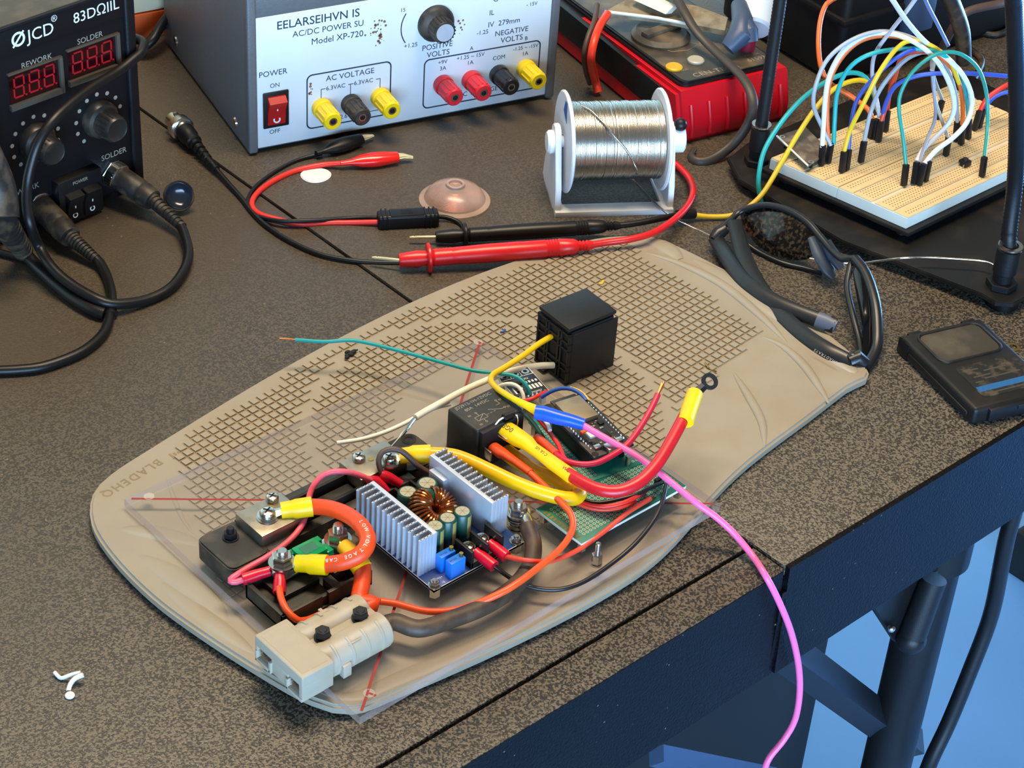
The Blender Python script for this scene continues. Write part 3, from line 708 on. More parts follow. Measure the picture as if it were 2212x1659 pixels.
m = MB(); m.b0(0.9, 1.1, 1, Ly-1, 1, H-4); m.b0(2, Lx-3, 1.0, 2.4, H-5.2, H-3.2); m.build('cavity', 'deep', so, Mx=Fs)
m = MB(); m.cyl((-2, 21.5, 1.2), (-2, 21.5, 2.4), 2.0, n=16); m.build('mounting_eyelet', 'steel', so, Mx=Fs)

# ------------------------------------------------------------------ green prototype boards, controller, small module
def protoboard(name_lab, F, w, d, z, nx, ny, mat_='pcbgreen'):
    t = thing('prototype_board', name_lab, 'circuit board', F.to_translation())
    m = MB(); m.b0(0, w, 0, d, z-1.6, z, 0.1); m.build('board', mat_, t, Mx=F)
    m = MB()
    for i in range(nx):
        for j in range(ny):
            x = w/2+(i-(nx-1)/2)*2.54; y = d/2+(j-(ny-1)/2)*2.54
            m.lathe([(0.52, 0), (1.02, 0), (1.02, 0.06), (0.52, 0.06)], (x, y, z), n=10, closed=True)
    m.build('solder_pads', 'pad', t, Mx=F)
    for x in (2.2, w-2.2):
        m = MB()
        for j in range(ny): m.box((x, d/2+(j-(ny-1)/2)*2.54, z+0.04), (2.6, 1.3, 0.08))
        m.build('edge_fingers', 'brass', t, Mx=F)
    m = MB(); m.b0(0, w, -0.1, 0, z-1.6, z); m.b0(-0.1, 0, 0, d, z-1.6, z); m.build('board_edge', 'silk', t, Mx=F)
    return t
Fp = frame((37.4, -82.6, 0), 0)
pb = protoboard('large green prototype board with tinned holes at the plate edge', Fp, 79, 36, 22.5, 27, 11)
for x, y in ((3, 3), (76, 3), (3, 33), (76, 33)):
    m = MB(); m.hexa((x, y, ZA), 2.6, 6.2, bev=0.2); m.build('standoff', 'steel', pb, Mx=Fp, angle=30)
c = W(1358, 1000, 24); m = MB(); m.cyl((c.x-0.5, c.y, 22.5), (c.x-.5, c.y, 29), 1.7, n=14, bev=.3); m.build('standing_part', 'steel', pb)
c = W(1421, 1040, 24); m = MB(); m.b0(c.x-2, c.x+2, c.y-1.2, c.y+1.2, 22.5, 26, .3); m.build('black_component', 'black', pb)
Fg = frame((74.5, -47.5, 0), -10.5)
# board is deeper than wide: build along local y
p2 = thing('prototype_board', 'smaller green board lying beneath the microcontroller behind the relay', 'circuit board', (95, -18, ZA))
m = MB(); m.b0(0, 38, 0, 62, 21.5, 23.1, .1); m.build('board', 'pcbgreen', p2, Mx=Fg)
for cols in (range(0, 3), range(12, 14)):
  m = MB()
  for j in range(21):
    for i in cols:
        m.lathe([(0.5, 0), (0.95, 0), (0.95, 0.06), (0.5, 0.06)], (2.5+i*2.54, 4+j*2.54, 23.1), n=7, closed=True)
  m.build('solder_pads', 'pad', p2, Mx=Fg)
for x, y in ((3, 3), (35, 3), (3, 59), (35, 59)):
    m = MB(); m.hexa((x, y, ZA), 2.6, 6.8, bev=0.2); m.build('standoff', 'steel', p2, Mx=Fg, angle=30)
es = thing('microcontroller_board', 'dark microcontroller board with a metal shield on pin headers', 'circuit board', (98, -18, 23.2))
Fe = frame((80.5, -45, 0), -10.5)
w, d, z = 26.5, 53, 36
m = MB(); m.b0(0, w, 0, d, z-1.6, z, 0.5); m.build('board', 'pcbblack', es, Mx=Fe)
m = MB(); m.b0(1.2, 3.7, 6, 44, 23.2, z-1.6, .1); m.b0(w-3.7, w-1.2, 6, 44, 23.2, z-1.6, .1); m.build('pin_header', 'black', es, Mx=Fe)
m = MB(); m.b0(5, 21.5, 28.5, 49, z, z+3, 0.5); sh_ = m.build('radio_shield', mat('shield_can', '#a38f74', 0.4, metal=0.7, dirt='#6e5a40', dscale=80, damt=0.4), es, Mx=Fe)
m = MB(); m.text('CE', 2.4, Fe @ TR(14, 37, z+3.03) @ RZ(80), 0.02); m.build('mark', 'print_grey', sh_)
m = MB(); m.b0(5, 21.5, 49, 53.5, z, z+0.8, .1); m.build('antenna_tongue', 'pcbblack', es, Mx=Fe)
m = MB()
for k in range(15):
    for x in (2.45, w-2.45): m.lathe([(0, 0), (0.8, 0), (0.5, 0.9), (0, 1.1)], (x, 7+k*2.54, z), n=8)
m.build('solder_joints', 'tin', es, Mx=Fe)
m = MB(); m.b0(9, 17, -1, 5, z, z+2.8, .4); m.build('usb_socket', 'tin', es, Mx=Fe)
for k, (x, y, a, b, h, mm) in enumerate(((16, 14, 5, 7, 1.6, 'black'), (9, 17, 4, 5, 1.5, 'silk'), (6.5, 21, 3.2, 2, 1.6, 'orange_wire'), (20, 24, 3, 3, 1.2, 'black'), (6, 6, 4, 3, 1.8, 'tin'), (20.5, 6, 4, 3, 1.8, 'tin'), (13, 23.5, 2, 1.2, .8, 'tin'), (10.5, 25.5, 2, 1.2, .8, 'silk'), (17, 9, 2, 1.2, .8, 'tin'), (18, 20, 2.4, 1.2, .8, 'tin'))):
    m = MB(); m.box((x, y, z+h/2), (a, b, h), 0.15); m.build(('regulator', 'capacitor', 'tantalum_capacitor', 'usb_chip', 'push_button', 'push_button', 'resistor', 'resistor', 'resistor', 'resistor')[k], mm, es, Mx=Fe)
random.seed(21); m = MB()
for k in range(26): m.box((random.uniform(5, 21), random.uniform(6, 27), z+.3), (random.choice((.8, 1.4)), random.choice((.6, 1.2)), .6), .08)
m.build('chip_components', 'print_grey', es, Mx=Fe)
for x, y in ((2.2, 2.2), (w-2.2, 2.2), (2.2, d-2.2), (w-2.2, d-2.2)):
    m = MB(); m.lathe([(1.2, 0), (2.1, 0), (2.1, 0.08), (1.2, 0.08)], (x, y, z), n=16, closed=True); m.lathe([(0, 0.0), (1.2, 0.0), (1.2, 0.04), (0, 0.04)], (x, y, z), n=14); m.build('mounting_hole', 'deep', es, Mx=Fe)
cm = thing('sensor_module', 'small navy module board with white markings behind the relay', 'circuit board', (104, 39, ZA))
Fc = frame((93.5, 30.5, 0), -13)
w, d, z = 21, 27.5, 23.5
m = MB(); m.b0(0, w, 0, d, z-1.6, z, .2); m.build('board', 'pcbnavy', cm, Mx=Fc)
m = MB(); m.b0(0, w, -.1, .1, z-1.6, z+.03); m.b0(-.1, .1, 0, d, z-1.6, z+.03); m.b0(w-.1, w+.1, 0, d, z-1.6, z+.03)
for k in range(3): m.b0(0.4+k*7, 6.6+k*7, 20.2, 20.6, z, z+.05); m.b0(6.6+k*7, 7+k*7, 20.2, 27, z, z+.05)
for k in range(4): m.b0(12+k*2.2, 13.4+k*2.2, 7, 11, z, z+.06); m.b0(12+k*2.2, 13.2+k*2.2, 13, 15, z, z+.06)
m.text('FNIRSI'[0:2], 2.2, TR(13, 16.5, z+.03), .02); m.text('MOSFET', 1.9, TR(11, 3.4, z+.03), .02)
m.b0(2, 3, 6, 12, z, z+.06); m.b0(5, 8, 9, 10.5, z, z+.3)
m.build('silkscreen', 'silk', cm, Mx=Fc)
m = MB()
for x in (3.6, 10.5, 17.4): m.lathe([(1.3, 0), (2.5, 0), (2.5, 0.1), (1.3, 0.1)], (x, 23.8, z), n=20, closed=True)
m.build('pad_ring', 'tin', cm, Mx=Fc)
m = MB()
for x in (3.6, 10.5, 17.4): m.lathe([(0, 0), (1.3, 0), (1.3, 0.05), (0, 0.05)], (x, 23.8, z), n=16)
m.build('drilled_hole', 'deep', cm, Mx=Fc)
m = MB()
for k in range(7): m.lathe([(0, 0), (.9, 0), (.5, .9), (0, 1)], (2+k*2.8, 2, z), n=8)
m.build('solder_joints', 'tin', cm, Mx=Fc)
for k, x in enumerate((7.5, 5.0)):
    m = MB(); m.box((x, 14.5-k*6, z+.5), (4, 3, 1), .15); m.build('chip', 'black', cm, Mx=Fc)
for x, y in ((3, 3), (18, 3), (3, 24.5)):
    m = MB(); m.b0(x-1.5, x+1.5, y-1.5, y+1.5, ZA, z-1.6); m.build('foam_foot', 'white', cm, Mx=Fc)

# ------------------------------------------------------------------ ground stud and spare standoff
gs = thing('ground_stud', 'steel ground bolt holding a stack of ring lugs beside the converter', 'bolt', (25.4, -45.8, ZA))
cG = W(1118, 1118, 22)
stud(cG, 2.7, ZA, 33.5, 26, gs, nr=5.2, nh=4.4)
m = MB()
for k, r in enumerate((5.5, 4.4, 5.8, 4.6)): m.lathe([(2.5, 0), (r, 0), (r, 1.3), (2.5, 1.3)], (cG.x, cG.y, ZA+k*1.5), n=26, closed=True)
m.build('washer_stack', 'steel', gs)
ls = thing('standoff_screw', 'loose steel standoff with a screw standing near the plate edge', 'standoff', W(1288, 1222, ZA))
c = W(1288, 1219, ZA)
m = MB(); m.lathe([(0, 0), (3.2, 0), (3.2, 1), (0, 1)], (c.x, c.y, ZA), n=20); m.hexa((c.x, c.y, ZA+1), 3.0, 6.5); m.build('hex_body', 'steel', ls, angle=30)
m = MB(); m.lathe([(0, 22)]+[(1.5 if k % 2 else 1.25, 22+k*.4) for k in range(18)]+[(1.3, 29.4), (0, 29.6)], (c.x, c.y, 0), n=14); m.build('screw', 'steel', ls)
# ================================================================== wiring on the plate
def sleeve(pts, r, m, parent, nm='sleeve', flat=1.0, n=16, up=(0, 0, 1)):
    return MB().tube(spline(pts, 2.0) if not isinstance(r, list) else pts, r, n, flat=flat, up=up).build(nm, m, parent, angle=50)
def ring_lug(c, ro, ri, tip, parent, m='tin', t=1.0, nm='ring_lug', wid=None):
    """flat ring with a tongue running to tip"""
    c, tip = V(c), V(tip); d = (tip-c).normalized(); wid = wid or ro*0.62
    mb = MB(); q = V((0, 0, 1))
    mb.lathe([(ri, -t/2), (ro, -t/2), (ro, t/2), (ri, t/2)], c, q, 28, closed=True)
    mb.tube([c+d*(ri+(ro-ri)*0.4), c+d*(ro+0.5), tip], [wid, wid*0.9, wid*0.8], 4, flat=t/wid/1.0, up=(0, 0, 1))
    return mb.build(nm, m, parent, angle=30)
def wire(name, label, cat, pts, r, m, group=None, n=9, step=3.0, nm='insulation'):
    P = PX(pts) if not isinstance(pts[0], Vector) else pts
    t = thing(name, label, cat, P[0], group)
    wirepart(nm, P, r, m, t, n, step)
    return t

# thick orange cable looping from shunt to fuse stud
P = PX([(672, 1094, 37.5), (712, 1098, 40), (752, 1113, 43), (782, 1138, 44.5), (795, 1168, 43.5), (780, 1196, 41), (745, 1213, 37), (704, 1220, 33)])
t = thing('battery_cable', 'thick orange cable with white lettering looping from the shunt to the fuse', 'cable', P[0])
wirepart('insulation', P, 4.3, 'orange_cable', t, 18, 2)
for q, c0 in ((((607, 1103, 36.2), (630, 1100, 36.6), (640, 1099, 37), (674, 1094, 37.6)), (578, 1112, 35.2)), (((640, 1217, 29.5), (664, 1218, 30.5), (672, 1219, 31.5), (707, 1220.5, 33)), (610, 1222, 29.3))):
    p = PX(q)
    sl = MB().tube(p, [4.5, 4.7, 5.3, 5.4], 18, up=(0, 0, 1)).build('crimp_sleeve', 'yellowsleeve', t, angle=50)
    d = (p[1]-p[0]).normalized(); u = V((0, 0, 1)); s_ = d.cross(u).normalized()
    k = MB(); cpt = p[0].lerp(p[1], .55)+V((0, 0, 4.15)); R3 = Matrix((( d.x, s_.x, 0, cpt.x), (d.y, s_.y, 0, cpt.y), (d.z, s_.z, 1, cpt.z), (0, 0, 0, 1)))
    k.box((0, 0, 0), (4.2, 3.0, 0.9), .35, Mx=R3); k.build('crimp_mark', 'yellowsleeve', sl)
    ring_lug(W(*c0), 5.4, 3.0, p[0]+d*1.0, t)
# lettering along the cable
sp = spline(P, 1.0); L_ = [0]
for a, b in zip(sp[:-1], sp[1:]): L_.append(L_[-1]+(b-a).length)
def at_len(s):
    for i in range(len(L_)-1):
        if L_[i+1] >= s: f_ = (s-L_[i])/max(1e-6, L_[i+1]-L_[i]); return sp[i].lerp(sp[i+1], f_), (sp[min(i+3, len(sp)-1)]-sp[max(i-2, 0)]).normalized()
    return sp[-1], (sp[-1]-sp[-2]).normalized()
m = MB(); s0 = L_[-1]*0.50
for k, ch in enumerate('LOW VOLTAGE CAB'):
    if ch == ' ': continue
    p, d = at_len(s0+k*2.55); view = (CAM-p).normalized(); nrm = (V((0, 0, 1))*0.75+view*0.65); nrm = (nrm-d*nrm.dot(d)).normalized()
    yv = nrm.cross(d); Mx = Matrix(((d.x, yv.x, nrm.x, p.x+nrm.x*4.33), (d.y, yv.y, nrm.y, p.y+nrm.y*4.33), (d.z, yv.z, nrm.z, p.z+nrm.z*4.33), (0, 0, 0, 1)))
    m.text(ch, 2.9, Mx @ TR(-0.9, -0.9, 0), 0.03)
m.build('printed_lettering', 'silk', t)

# second thick orange cable from the other stud down to the connector
P = PX([(783, 1224, 27), (783, 1250, 26.5), (778, 1280, 25), (777, 1300, 24)])+[V((-78, -51.5, 22.6)), V((-85, -51.5, 22.3))]
t = thing('battery_cable', 'thick orange cable dropping from the far fuse stud into the grey connector', 'cable', P[0])
wirepart('insulation', P, 4.4, 'orange_cable', t, 18, 2)
p = PX([(744, 1180, 29.8), (758, 1194, 30), (766, 1205, 30), (783, 1229, 27)])
MB().tube(p, [4.4, 4.7, 5.3, 5.5], 18, up=(0, 0, 1)).build('crimp_sleeve', 'yellowsleeve', t, angle=50)
ring_lug(W(730, 1166, 26.9), 5.4, 3.0, p[0], t)

# dark cable from the connector to the ground stud
P = [V((-85.5, -68, 22.3)), V((-78, -68, 22.4))]+PX([(905, 1358, 21.5), (975, 1338, 20), (1050, 1308, 19.6), (1110, 1268, 19.6), (1145, 1222, 20), (1152, 1175, 22), (1140, 1136, 24.5)])
t = thing('ground_cable', 'thick dark brown cable curving from the grey connector to the ground stud', 'cable', P[0])
wirepart('insulation', P, 4.6, 'browncable', t, 18, 2)
p = PX([(1143, 1140, 24.3), (1136, 1122, 25), (1130, 1112, 24.8)])
MB().tube(p, [3.6, 3.8, 3.2], 16).build('lug_barrel', 'steel', t, angle=50)
ring_lug(W(1118, 1118, 23.8), 5.6, 2.9, p[2], t, m='steel')

# small orange wire: fuse stud, behind the connector, round to the relay coil
P = PX([(603, 1270, 26.5), (607, 1292, 27), (619, 1318, 26), (640, 1338, 23), (662, 1340, 19.0), (715, 1318, 17.0), (775, 1300, 17.0), (800, 1298, 17), (850, 1303, 17), (925, 1321, 17.4), (1000, 1314, 20), (1080, 1282, 26), (1120, 1258, 28), (1150, 1236, 28), (1208, 1188, 27), (1236, 1146, 27), (1234, 1112, 29), (1212, 1086, 30), (1180, 1054, 30), (1145, 1022, 31)])
t = thing('coil_wire', 'slim orange wire running from the fuse stud round to the orange relay terminal', 'wire', P[0])
wirepart('insulation', P, 1.85, 'orange_wire', t, 10)
p = PX([(604, 1232, 27.8), (604, 1250, 27.5), (604, 1256, 26.6), (603, 1281, 24)])
sl = MB().tube(p, [2.7, 2.8, 3.2, 3.4], 14, up=(0, 0, 1)).build('red_crimp_sleeve', 'redterm', t, angle=50)
ring_lug(W(610, 1222, 30.2), 4.6, 3.0, p[0], t)
p = PX([(1066, 966, 29), (1085, 980, 29.5), (1092, 983, 30), (1112, 996, 30.8), (1146, 1021, 31)])
MB().tube(p, [4.0, 4.1, 3.3, 2.7, 2.5], 14, flat=0.75, up=(0.3, -0.3, 1)).build('orange_shrink_sleeve', 'orangeshrink', t, angle=60)

# output leads of the converter
P = PX([(1090, 1201, 25), (1120, 1208, 27.5), (1150, 1212, 28), (1190, 1212, 23), (1245, 1190, 20), (1300, 1152, 22), (1355, 1108, 24.5), (1405, 1077, 25.5)])
t = wire('output_wire', 'salmon red wire from the converter output to the green prototype board', 'wire', P, 1.35, 'salmonwire')
wirepart('bare_end', [P[-1], P[-1]+(P[-1]-P[-2])*0.07, W(1416, 1072, 23)], 0.6, 'copper', t)
def spade(t, a, b, c, m='redterm', screw=None):
    p = PX([a, b, c]); p = [p[0], p[0].lerp(p[1], .5), p[1], p[2]]
    MB().tube(p, [2.9, 2.7, 3.2, 3.3], 14, up=(0, 0, 1)).build('red_crimp_sleeve', m, t, angle=50)
    if screw: ring_lug(W(*screw), 3.6, 1.7, p[0], t)
spade(t, (1056, 1173, 26.8), (1068, 1182, 26), (1094, 1203, 25), screw=(1042, 1162, 27))
P = PX([(1064, 1220, 25), (1090, 1240, 21), (1120, 1258, 18), (1160, 1271, 17), (1210, 1273, 17), (1262, 1256, 17), (1320, 1218, 18), (1370, 1176, 21), (1408, 1130, 24), (1428, 1092, 26.5), (1437, 1060, 27), (1439, 1048, 24.5)])
t = wire('output_wire', 'thin black wire from the converter output curving to the green board corner', 'wire', P, 1.3, 'blackwire')
spade(t, (1026, 1192, 26.8), (1040, 1202, 26), (1068, 1224, 25), screw=(1013, 1180, 27))

# thick yellow cable from shunt to relay
P = PX([(928, 981, 36.5), (975, 984, 36), (1010, 995, 35.5), (1060, 1018, 34), (1120, 1046, 32), (1175, 1066, 30), (1222, 1077, 28), (1247, 1075, 26.5), (1252, 1064, 25.5), (1240, 1055, 25)])
t = thing('power_cable', 'thick yellow cable from the shunt bending back under the relay', 'cable', P[0])
wirepart('insulation', P, 4.0, 'yellowcable', t, 18, 2)
p = PX([(862, 985, 35.8), (885, 983, 36), (893, 982, 36.3), (930, 981, 36.6)])
MB().tube(p, [4.3, 4.6, 5.2, 5.3], 18, up=(0, 0, 1)).build('crimp_sleeve', 'yellowsleeve', t, angle=50)
ring_lug(W(841, 997, 34.8), 5.2, 2.6, p[0], t)
p = PX([(1092, 975, 21.5), (1118, 995, 21.8), (1138, 1008, 22.5), (1155, 1018, 23), (1195, 1033, 24), (1243, 1057, 25)])
MB().tube(p, [5.2, 5.2, 4.6, 4.3, 4.6, 4.7], 16, flat=0.8, up=(0, 0, 1)).build('shrink_sleeve', 'yellowsleeve', t, angle=60)

# thick red cable with ring terminal
P = PX([(1226, 1022, 36.5), (1258, 1042, 37), (1300, 1059, 37.5), (1340, 1060, 38), (1380, 1042, 40), (1415, 1008, 43), (1446, 960, 47), (1477, 902, 52), (1482, 892, 53)])
t = thing('battery_lead', 'thick red cable rising to a black ring terminal in a yellow sleeve', 'cable', P[0])
wirepart('insulation', P, 3.5, 'redcable', t, 18, 2)
p = PX([(1481, 911, 52), (1489, 884, 53.5), (1501, 850, 55.5)])
MB().tube(p, [4.6, 4.65, 4.7], 20).build('yellow_end_sleeve', 'yellowsleeve', t, angle=50)
a, c = W(1502, 850, 55.5), W(1533, 824, 58)
d = (c-a); u = V((0, 0, 1)); rgt = d.cross(V((-0.5, -0.55, 0.67))).normalized(); nrm = rgt.cross(d).normalized()
m = MB(); m.lathe([(2.7, -0.6), (4.9, -0.6), (4.9, 0.6), (2.7, 0.6)], c, nrm, 30, closed=True)
m.tube([a-d*0.15, a.lerp(c, 0.62)], [3.0, 2.3], 4, flat=0.35, up=nrm); m.build('ring_terminal', mat('blackened_terminal', '#2b3038', 0.4, metal=0.6), t, angle=30)
p = PX([(1082, 922, 36), (1104, 936, 36.2), (1122, 948, 36.2), (1140, 958, 36.2), (1150, 968, 36.2), (1165, 978, 36.2), (1195, 1001, 36.4), (1236, 1030, 36.8)])
sl = MB().tube(p, [5.6, 5.6, 5.4, 4.6, 3.9, 3.8, 4.2, 4.3], 18, flat=0.72, up=(-.25, -.25, 1)).build('yellow_shrink_sleeve', 'yellowsleeve', t, angle=60)
m = MB()
d = (p[1]-p[0]).normalized(); nz = V((-.25, -.25, 1)); nz = (nz-d*nz.dot(d)).normalized(); yv = nz.cross(d)
def onsl(pt, dirn, h, hh):
    d_ = dirn.normalized(); n_ = V((-.25, -.25, 1)); n_ = (n_-d_*n_.dot(d_)).normalized(); y_ = n_.cross(d_); o = pt+n_*h
    return Matrix(((d_.x, y_.x, n_.x, o.x), (d_.y, y_.y, n_.y, o.y), (d_.z, y_.z, n_.z, o.z), (0, 0, 0, 1)))
m.text('0G8ED', 4.2, onsl(p[0], p[1]-p[0], 4.15, 0) @ TR(10.5, 1.0, 0) @ RZ(180), 0.02, align='LEFT')
m.text('C UL US', 2.6, onsl(p[5], p[6]-p[5], 2.95, 0) @ TR(7, 0.9, 0) @ RZ(180), 0.02)
m.text('WO', 3.2, onsl(p[7], p[7]-p[6], 3.1, 0) @ TR(-7, -1, 0), 0.02)
m.build('printed_lettering', 'print_dark', sl)

# medium red lead with a stripped copper end
P = PX([(1196, 976, 37), (1215, 992, 37.5), (1245, 1002, 38), (1285, 1001, 38), (1325, 982, 39), (1358, 957, 41), (1390, 912, 45), (1412, 872, 49), (1421, 852, 51)])
t = wire('stripped_lead', 'raspberry red wire ending in bare copper strands above the grid', 'wire', P, 1.75, 'crimson', n=12)
d = (P[-1]-P[-2]).normalized()
m = MB()
for k in range(7):
    o = V((random.uniform(-.7, .7), random.uniform(-.7, .7), random.uniform(-.7, .7)))
    m.tube([P[-1]+o*0.5-d, P[-1]+d*4+o*0.8, P[-1]+d*8.0+o*1.3], 0.42, 6)
m.build('copper_strands', 'copper', t)
p = PX([(1162, 948, 30), (1180, 963, 34), (1202, 981, 37.2)]); MB().tube(p, [3.2, 2.6, 2.3], 14, up=(0, 0, 1)).build('orange_shrink_sleeve', 'orangeshrink', t, angle=60)

# pink wire in the blue sleeve, hanging over the bench edge
P = PX([(1252, 914, 45), (1300, 942, 43), (1355, 973, 40), (1405, 1006, 36), (1455, 1046, 32), (1505, 1087, 27), (1548, 1118, 20), (1585, 1152, 12), (1625, 1200, 5), (1655, 1246, 3.2)])
P += [WY(1685, 1305, -155), WY(1710, 1370, -157), WY(1725, 1440, -158), WY(1727, 1500, -158), WY(1717, 1555, -158), WY(1693, 1598, -157), WY(1664, 1634, -156), WY(1652, 1662, -156), WY(1648, 1700, -156)]
t = thing('pink_wire', 'long pink wire leaving a blue sleeve and hanging over the bench edge', 'wire', P[0])
wirepart('insulation', P, 1.9, 'pink', t, 12)
p = PX([(1156, 890, 46), (1175, 893, 46), (1205, 902, 46), (1235, 909, 45.5), (1262, 917, 45)])
MB().tube(p, [4.0, 4.3, 4.1, 3.6, 3.2], 18, up=(0, 0, 1)).build('blue_shrink_sleeve', 'blueshrink', t, angle=60)
P = [W(1180, 895, 46), W(1158, 886, 46), W(1138, 876, 46.5), W(1110, 862, 46), W(1082, 845, 44.8), W(1066, 832, 40), W(1060, 820, 36), W(1066, 808, 34), W(1090, 794, 33.5), W(1130, 768, 33.5), W(1165, 742, 34), W(1205, 719, 34)]
t = thing('yellow_wire', 'yellow wire from the relay socket looping over the relay into the blue sleeve', 'wire', P[0])
wirepart('insulation', P[1:], 1.75, 'yellowwire', t, 12)
MB().tube(P[:4], [3.2, 2.9, 2.2, 1.8], 14).build('tapered_sleeve', 'yellowsleeve', t, angle=60)

# white socket wire soldered to a thinner white wire and component lead
P = PX([(1196, 789, 17.5), (1165, 790, 19.5), (1130, 796, 22.5), (1090, 806, 26), (1050, 822, 29), (1005, 842, 31), (960, 866, 32.5), (920, 888, 33.5), (897, 902, 34)])
t = wire('white_wire', 'white socket wire ending in a soldered joint above the shunt', 'wire', P, 1.95, 'creamwire', n=12)
m = MB(); p = PX([(897, 903, 34), (890, 911, 34.4), (882, 923, 35), (873, 936, 35.5)]); m.tube(p, [1.0, 1.2, 1.1, .8], 9); m.build('solder_joint', 'solder', t)
m = MB(); m.tube(PX([(876, 931, 35.4), (868, 940, 35.6), (864, 944, 35.7), (848, 962, 35.5), (842, 972, 35.2)]), [1.0, 1.1, .5, .42, .4], 8); m.build('component_lead', 'tin', t)
P = PX([(972, 873, 29), (940, 881, 31), (910, 895, 33), (875, 914, 32), (830, 934, 30), (780, 949, 28.5), (728, 957, 27.5)])
t = wire('thin_white_wire', 'thin white wire with a cut end sticking out above the grid', 'wire', P, 1.25, 'white_wire', n=10)

# teal antenna-like lead
P = PX([(1143, 852, 24.2), (1140, 838, 28), (1128, 822, 31), (1108, 811, 32), (1070, 806, 31.5), (1020, 800, 31), (970, 787, 30.5), (920, 773, 30), (860, 757, 30), (800, 742, 30), (755, 735, 30), (700, 738, 29), (638, 734, 28)])
t = wire('teal_wire', 'long teal wire from the navy module with a bare tip over the bench', 'wire', P, 1.15, 'teal', n=10)
wirepart('bare_tip', PX([(640, 734, 28), (622, 732, 28), (604, 731, 28)]), 0.5, 'copper', t)
wire('short_white_wire', 'short white wire arching over the navy module', 'wire', [(1072, 838, 24.2), (1086, 831, 29), (1104, 829, 31), (1120, 836, 30), (1129, 850, 27.5), (1131, 862, 25)], 1.15, 'creamwire')
wire('short_red_wire', 'short red wire between the navy module and the microcontroller board', 'wire', [(1128, 868, 26), (1150, 861, 28), (1170, 851, 27), (1182, 846, 24.5)], 1.25, 'redwire')
wire('blue_wire', 'short blue wire arching over the end of the microcontroller board', 'wire', [(1170, 858, 27), (1190, 846, 32), (1213, 839, 35.5), (1236, 841, 37), (1256, 852, 37), (1266, 866, 36)], 1.2, 'bluewire')
wire('short_yellow_wire', 'short yellow wire beside the blue arch at the microcontroller board end', 'wire', [(1232, 838, 35), (1252, 845, 36.5), (1268, 860, 36), (1277, 875, 33), (1281, 886, 27)], 1.0, 'yellowthin')
wire('signal_wire', 'red wire running down beside the microcontroller board to the orange sleeve', 'wire', [(1140, 876, 33), (1150, 890, 33), (1170, 912, 33), (1192, 940, 34), (1207, 963, 36), (1216, 985, 37), (1222, 994, 37)], 1.35, 'redwire')
wire('signal_wire', 'dark green wire behind the yellow relay sleeve', 'wire', [(1136, 898, 28), (1155, 918, 29), (1172, 945, 30), (1188, 968, 30), (1203, 984, 28)], 1.3, 'darkgreenwire')
wire('signal_wire', 'short white wire end beside the blue sleeve on the microcontroller board', 'wire', [(1158, 893, 35), (1172, 903, 36), (1184, 918, 36.5), (1188, 930, 36)], 1.2, 'white_wire')

# pink wire from converter input to fuse stud
P = PX([(806, 1040, 33), (785, 1030, 38), (760, 1021, 41), (728, 1018, 43), (700, 1025, 42), (680, 1045, 39), (669, 1068, 35), (663, 1100, 31.5), (656, 1126, 30.5), (640, 1152, 29), (610, 1180, 28), (570, 1207, 27.5), (530, 1230, 27), (503, 1247, 27), (497, 1255, 26), (510, 1257, 25.5), (530, 1250, 26)])
t = wire('input_wire', 'rose pink wire from the converter input passing under the orange cable', 'wire', P, 1.6, 'salmonpink', n=12)
p = PX([(582, 1234, 27.6), (560, 1240, 27.2), (552, 1243, 26.6), (524, 1252, 26)])
MB().tube(p, [2.7, 2.8, 3.1, 3.2], 14, up=(0, 0, 1)).build('red_crimp_sleeve', 'redterm', t, angle=50)
ring_lug(W(610, 1222, 31.2), 4.6, 3.0, p[0], t)
p = PX([(795, 1037, 34), (812, 1039, 32.5), (826, 1050, 30), (838, 1062, 27)])
MB().tube(p, [2.4, 3.0, 2.4, 1.8], 14, up=(0, 0, 1)).build('red_spade_sleeve', 'redterm', t, angle=50)
P = PX([(826, 1026, 33), (820, 1010, 37), (818, 993, 41), (826, 977, 43.5), (845, 970, 44.5), (866, 974, 43.5), (884, 988, 40), (902, 1006, 35), (925, 1020, 31)])
t = wire('ground_wire', 'brown wire arching over the shunt block from the red input terminal', 'wire', P, 1.6, 'brownwire', n=12)
p = PX([(822, 1024, 33.5), (835, 1030, 32), (842, 1033, 30.5), (866, 1046, 27)])
MB().tube(p, [2.6, 3.1, 3.0, 2.4], 14, up=(0, 0, 1)).build('red_spade_sleeve', 'redterm', t, angle=50)

# thin supply wires looped over the prototype board
wire('supply_wire', 'red wire curving under the thick red cable to the prototype board', 'wire', [(1225, 1062, 24), (1250, 1083, 24.5), (1290, 1094, 25), (1330, 1091, 26), (1368, 1077, 27), (1395, 1060, 24)], 1.3, 'redwire')
wire('supply_wire', 'lower red wire lying along the prototype board beneath the red cable', 'wire', [(1240, 1086, 23.8), (1280, 1099, 24), (1320, 1101, 24.2), (1352, 1094, 25), (1372, 1084, 24)], 1.2, 'salmonwire')
wire('supply_wire', 'black wire tucked under the yellow cable bend', 'wire', [(1238, 1066, 24), (1262, 1081, 24), (1295, 1086, 24.4), (1330, 1080, 26), (1375, 1068, 27.5), (1408, 1052, 27), (1432, 1042, 24.5)], 1.15, 'blackwire')
# ================================================================== instruments at the back of the bench
# ------------------------------------------------------------------ bench power supply
ps = thing('power_supply', 'grey bench power supply with white front panel and coloured binding posts', 'power supply', (250, 400, 0))
Fp_ = frame((153.3, 378.9, 0), -15.2)
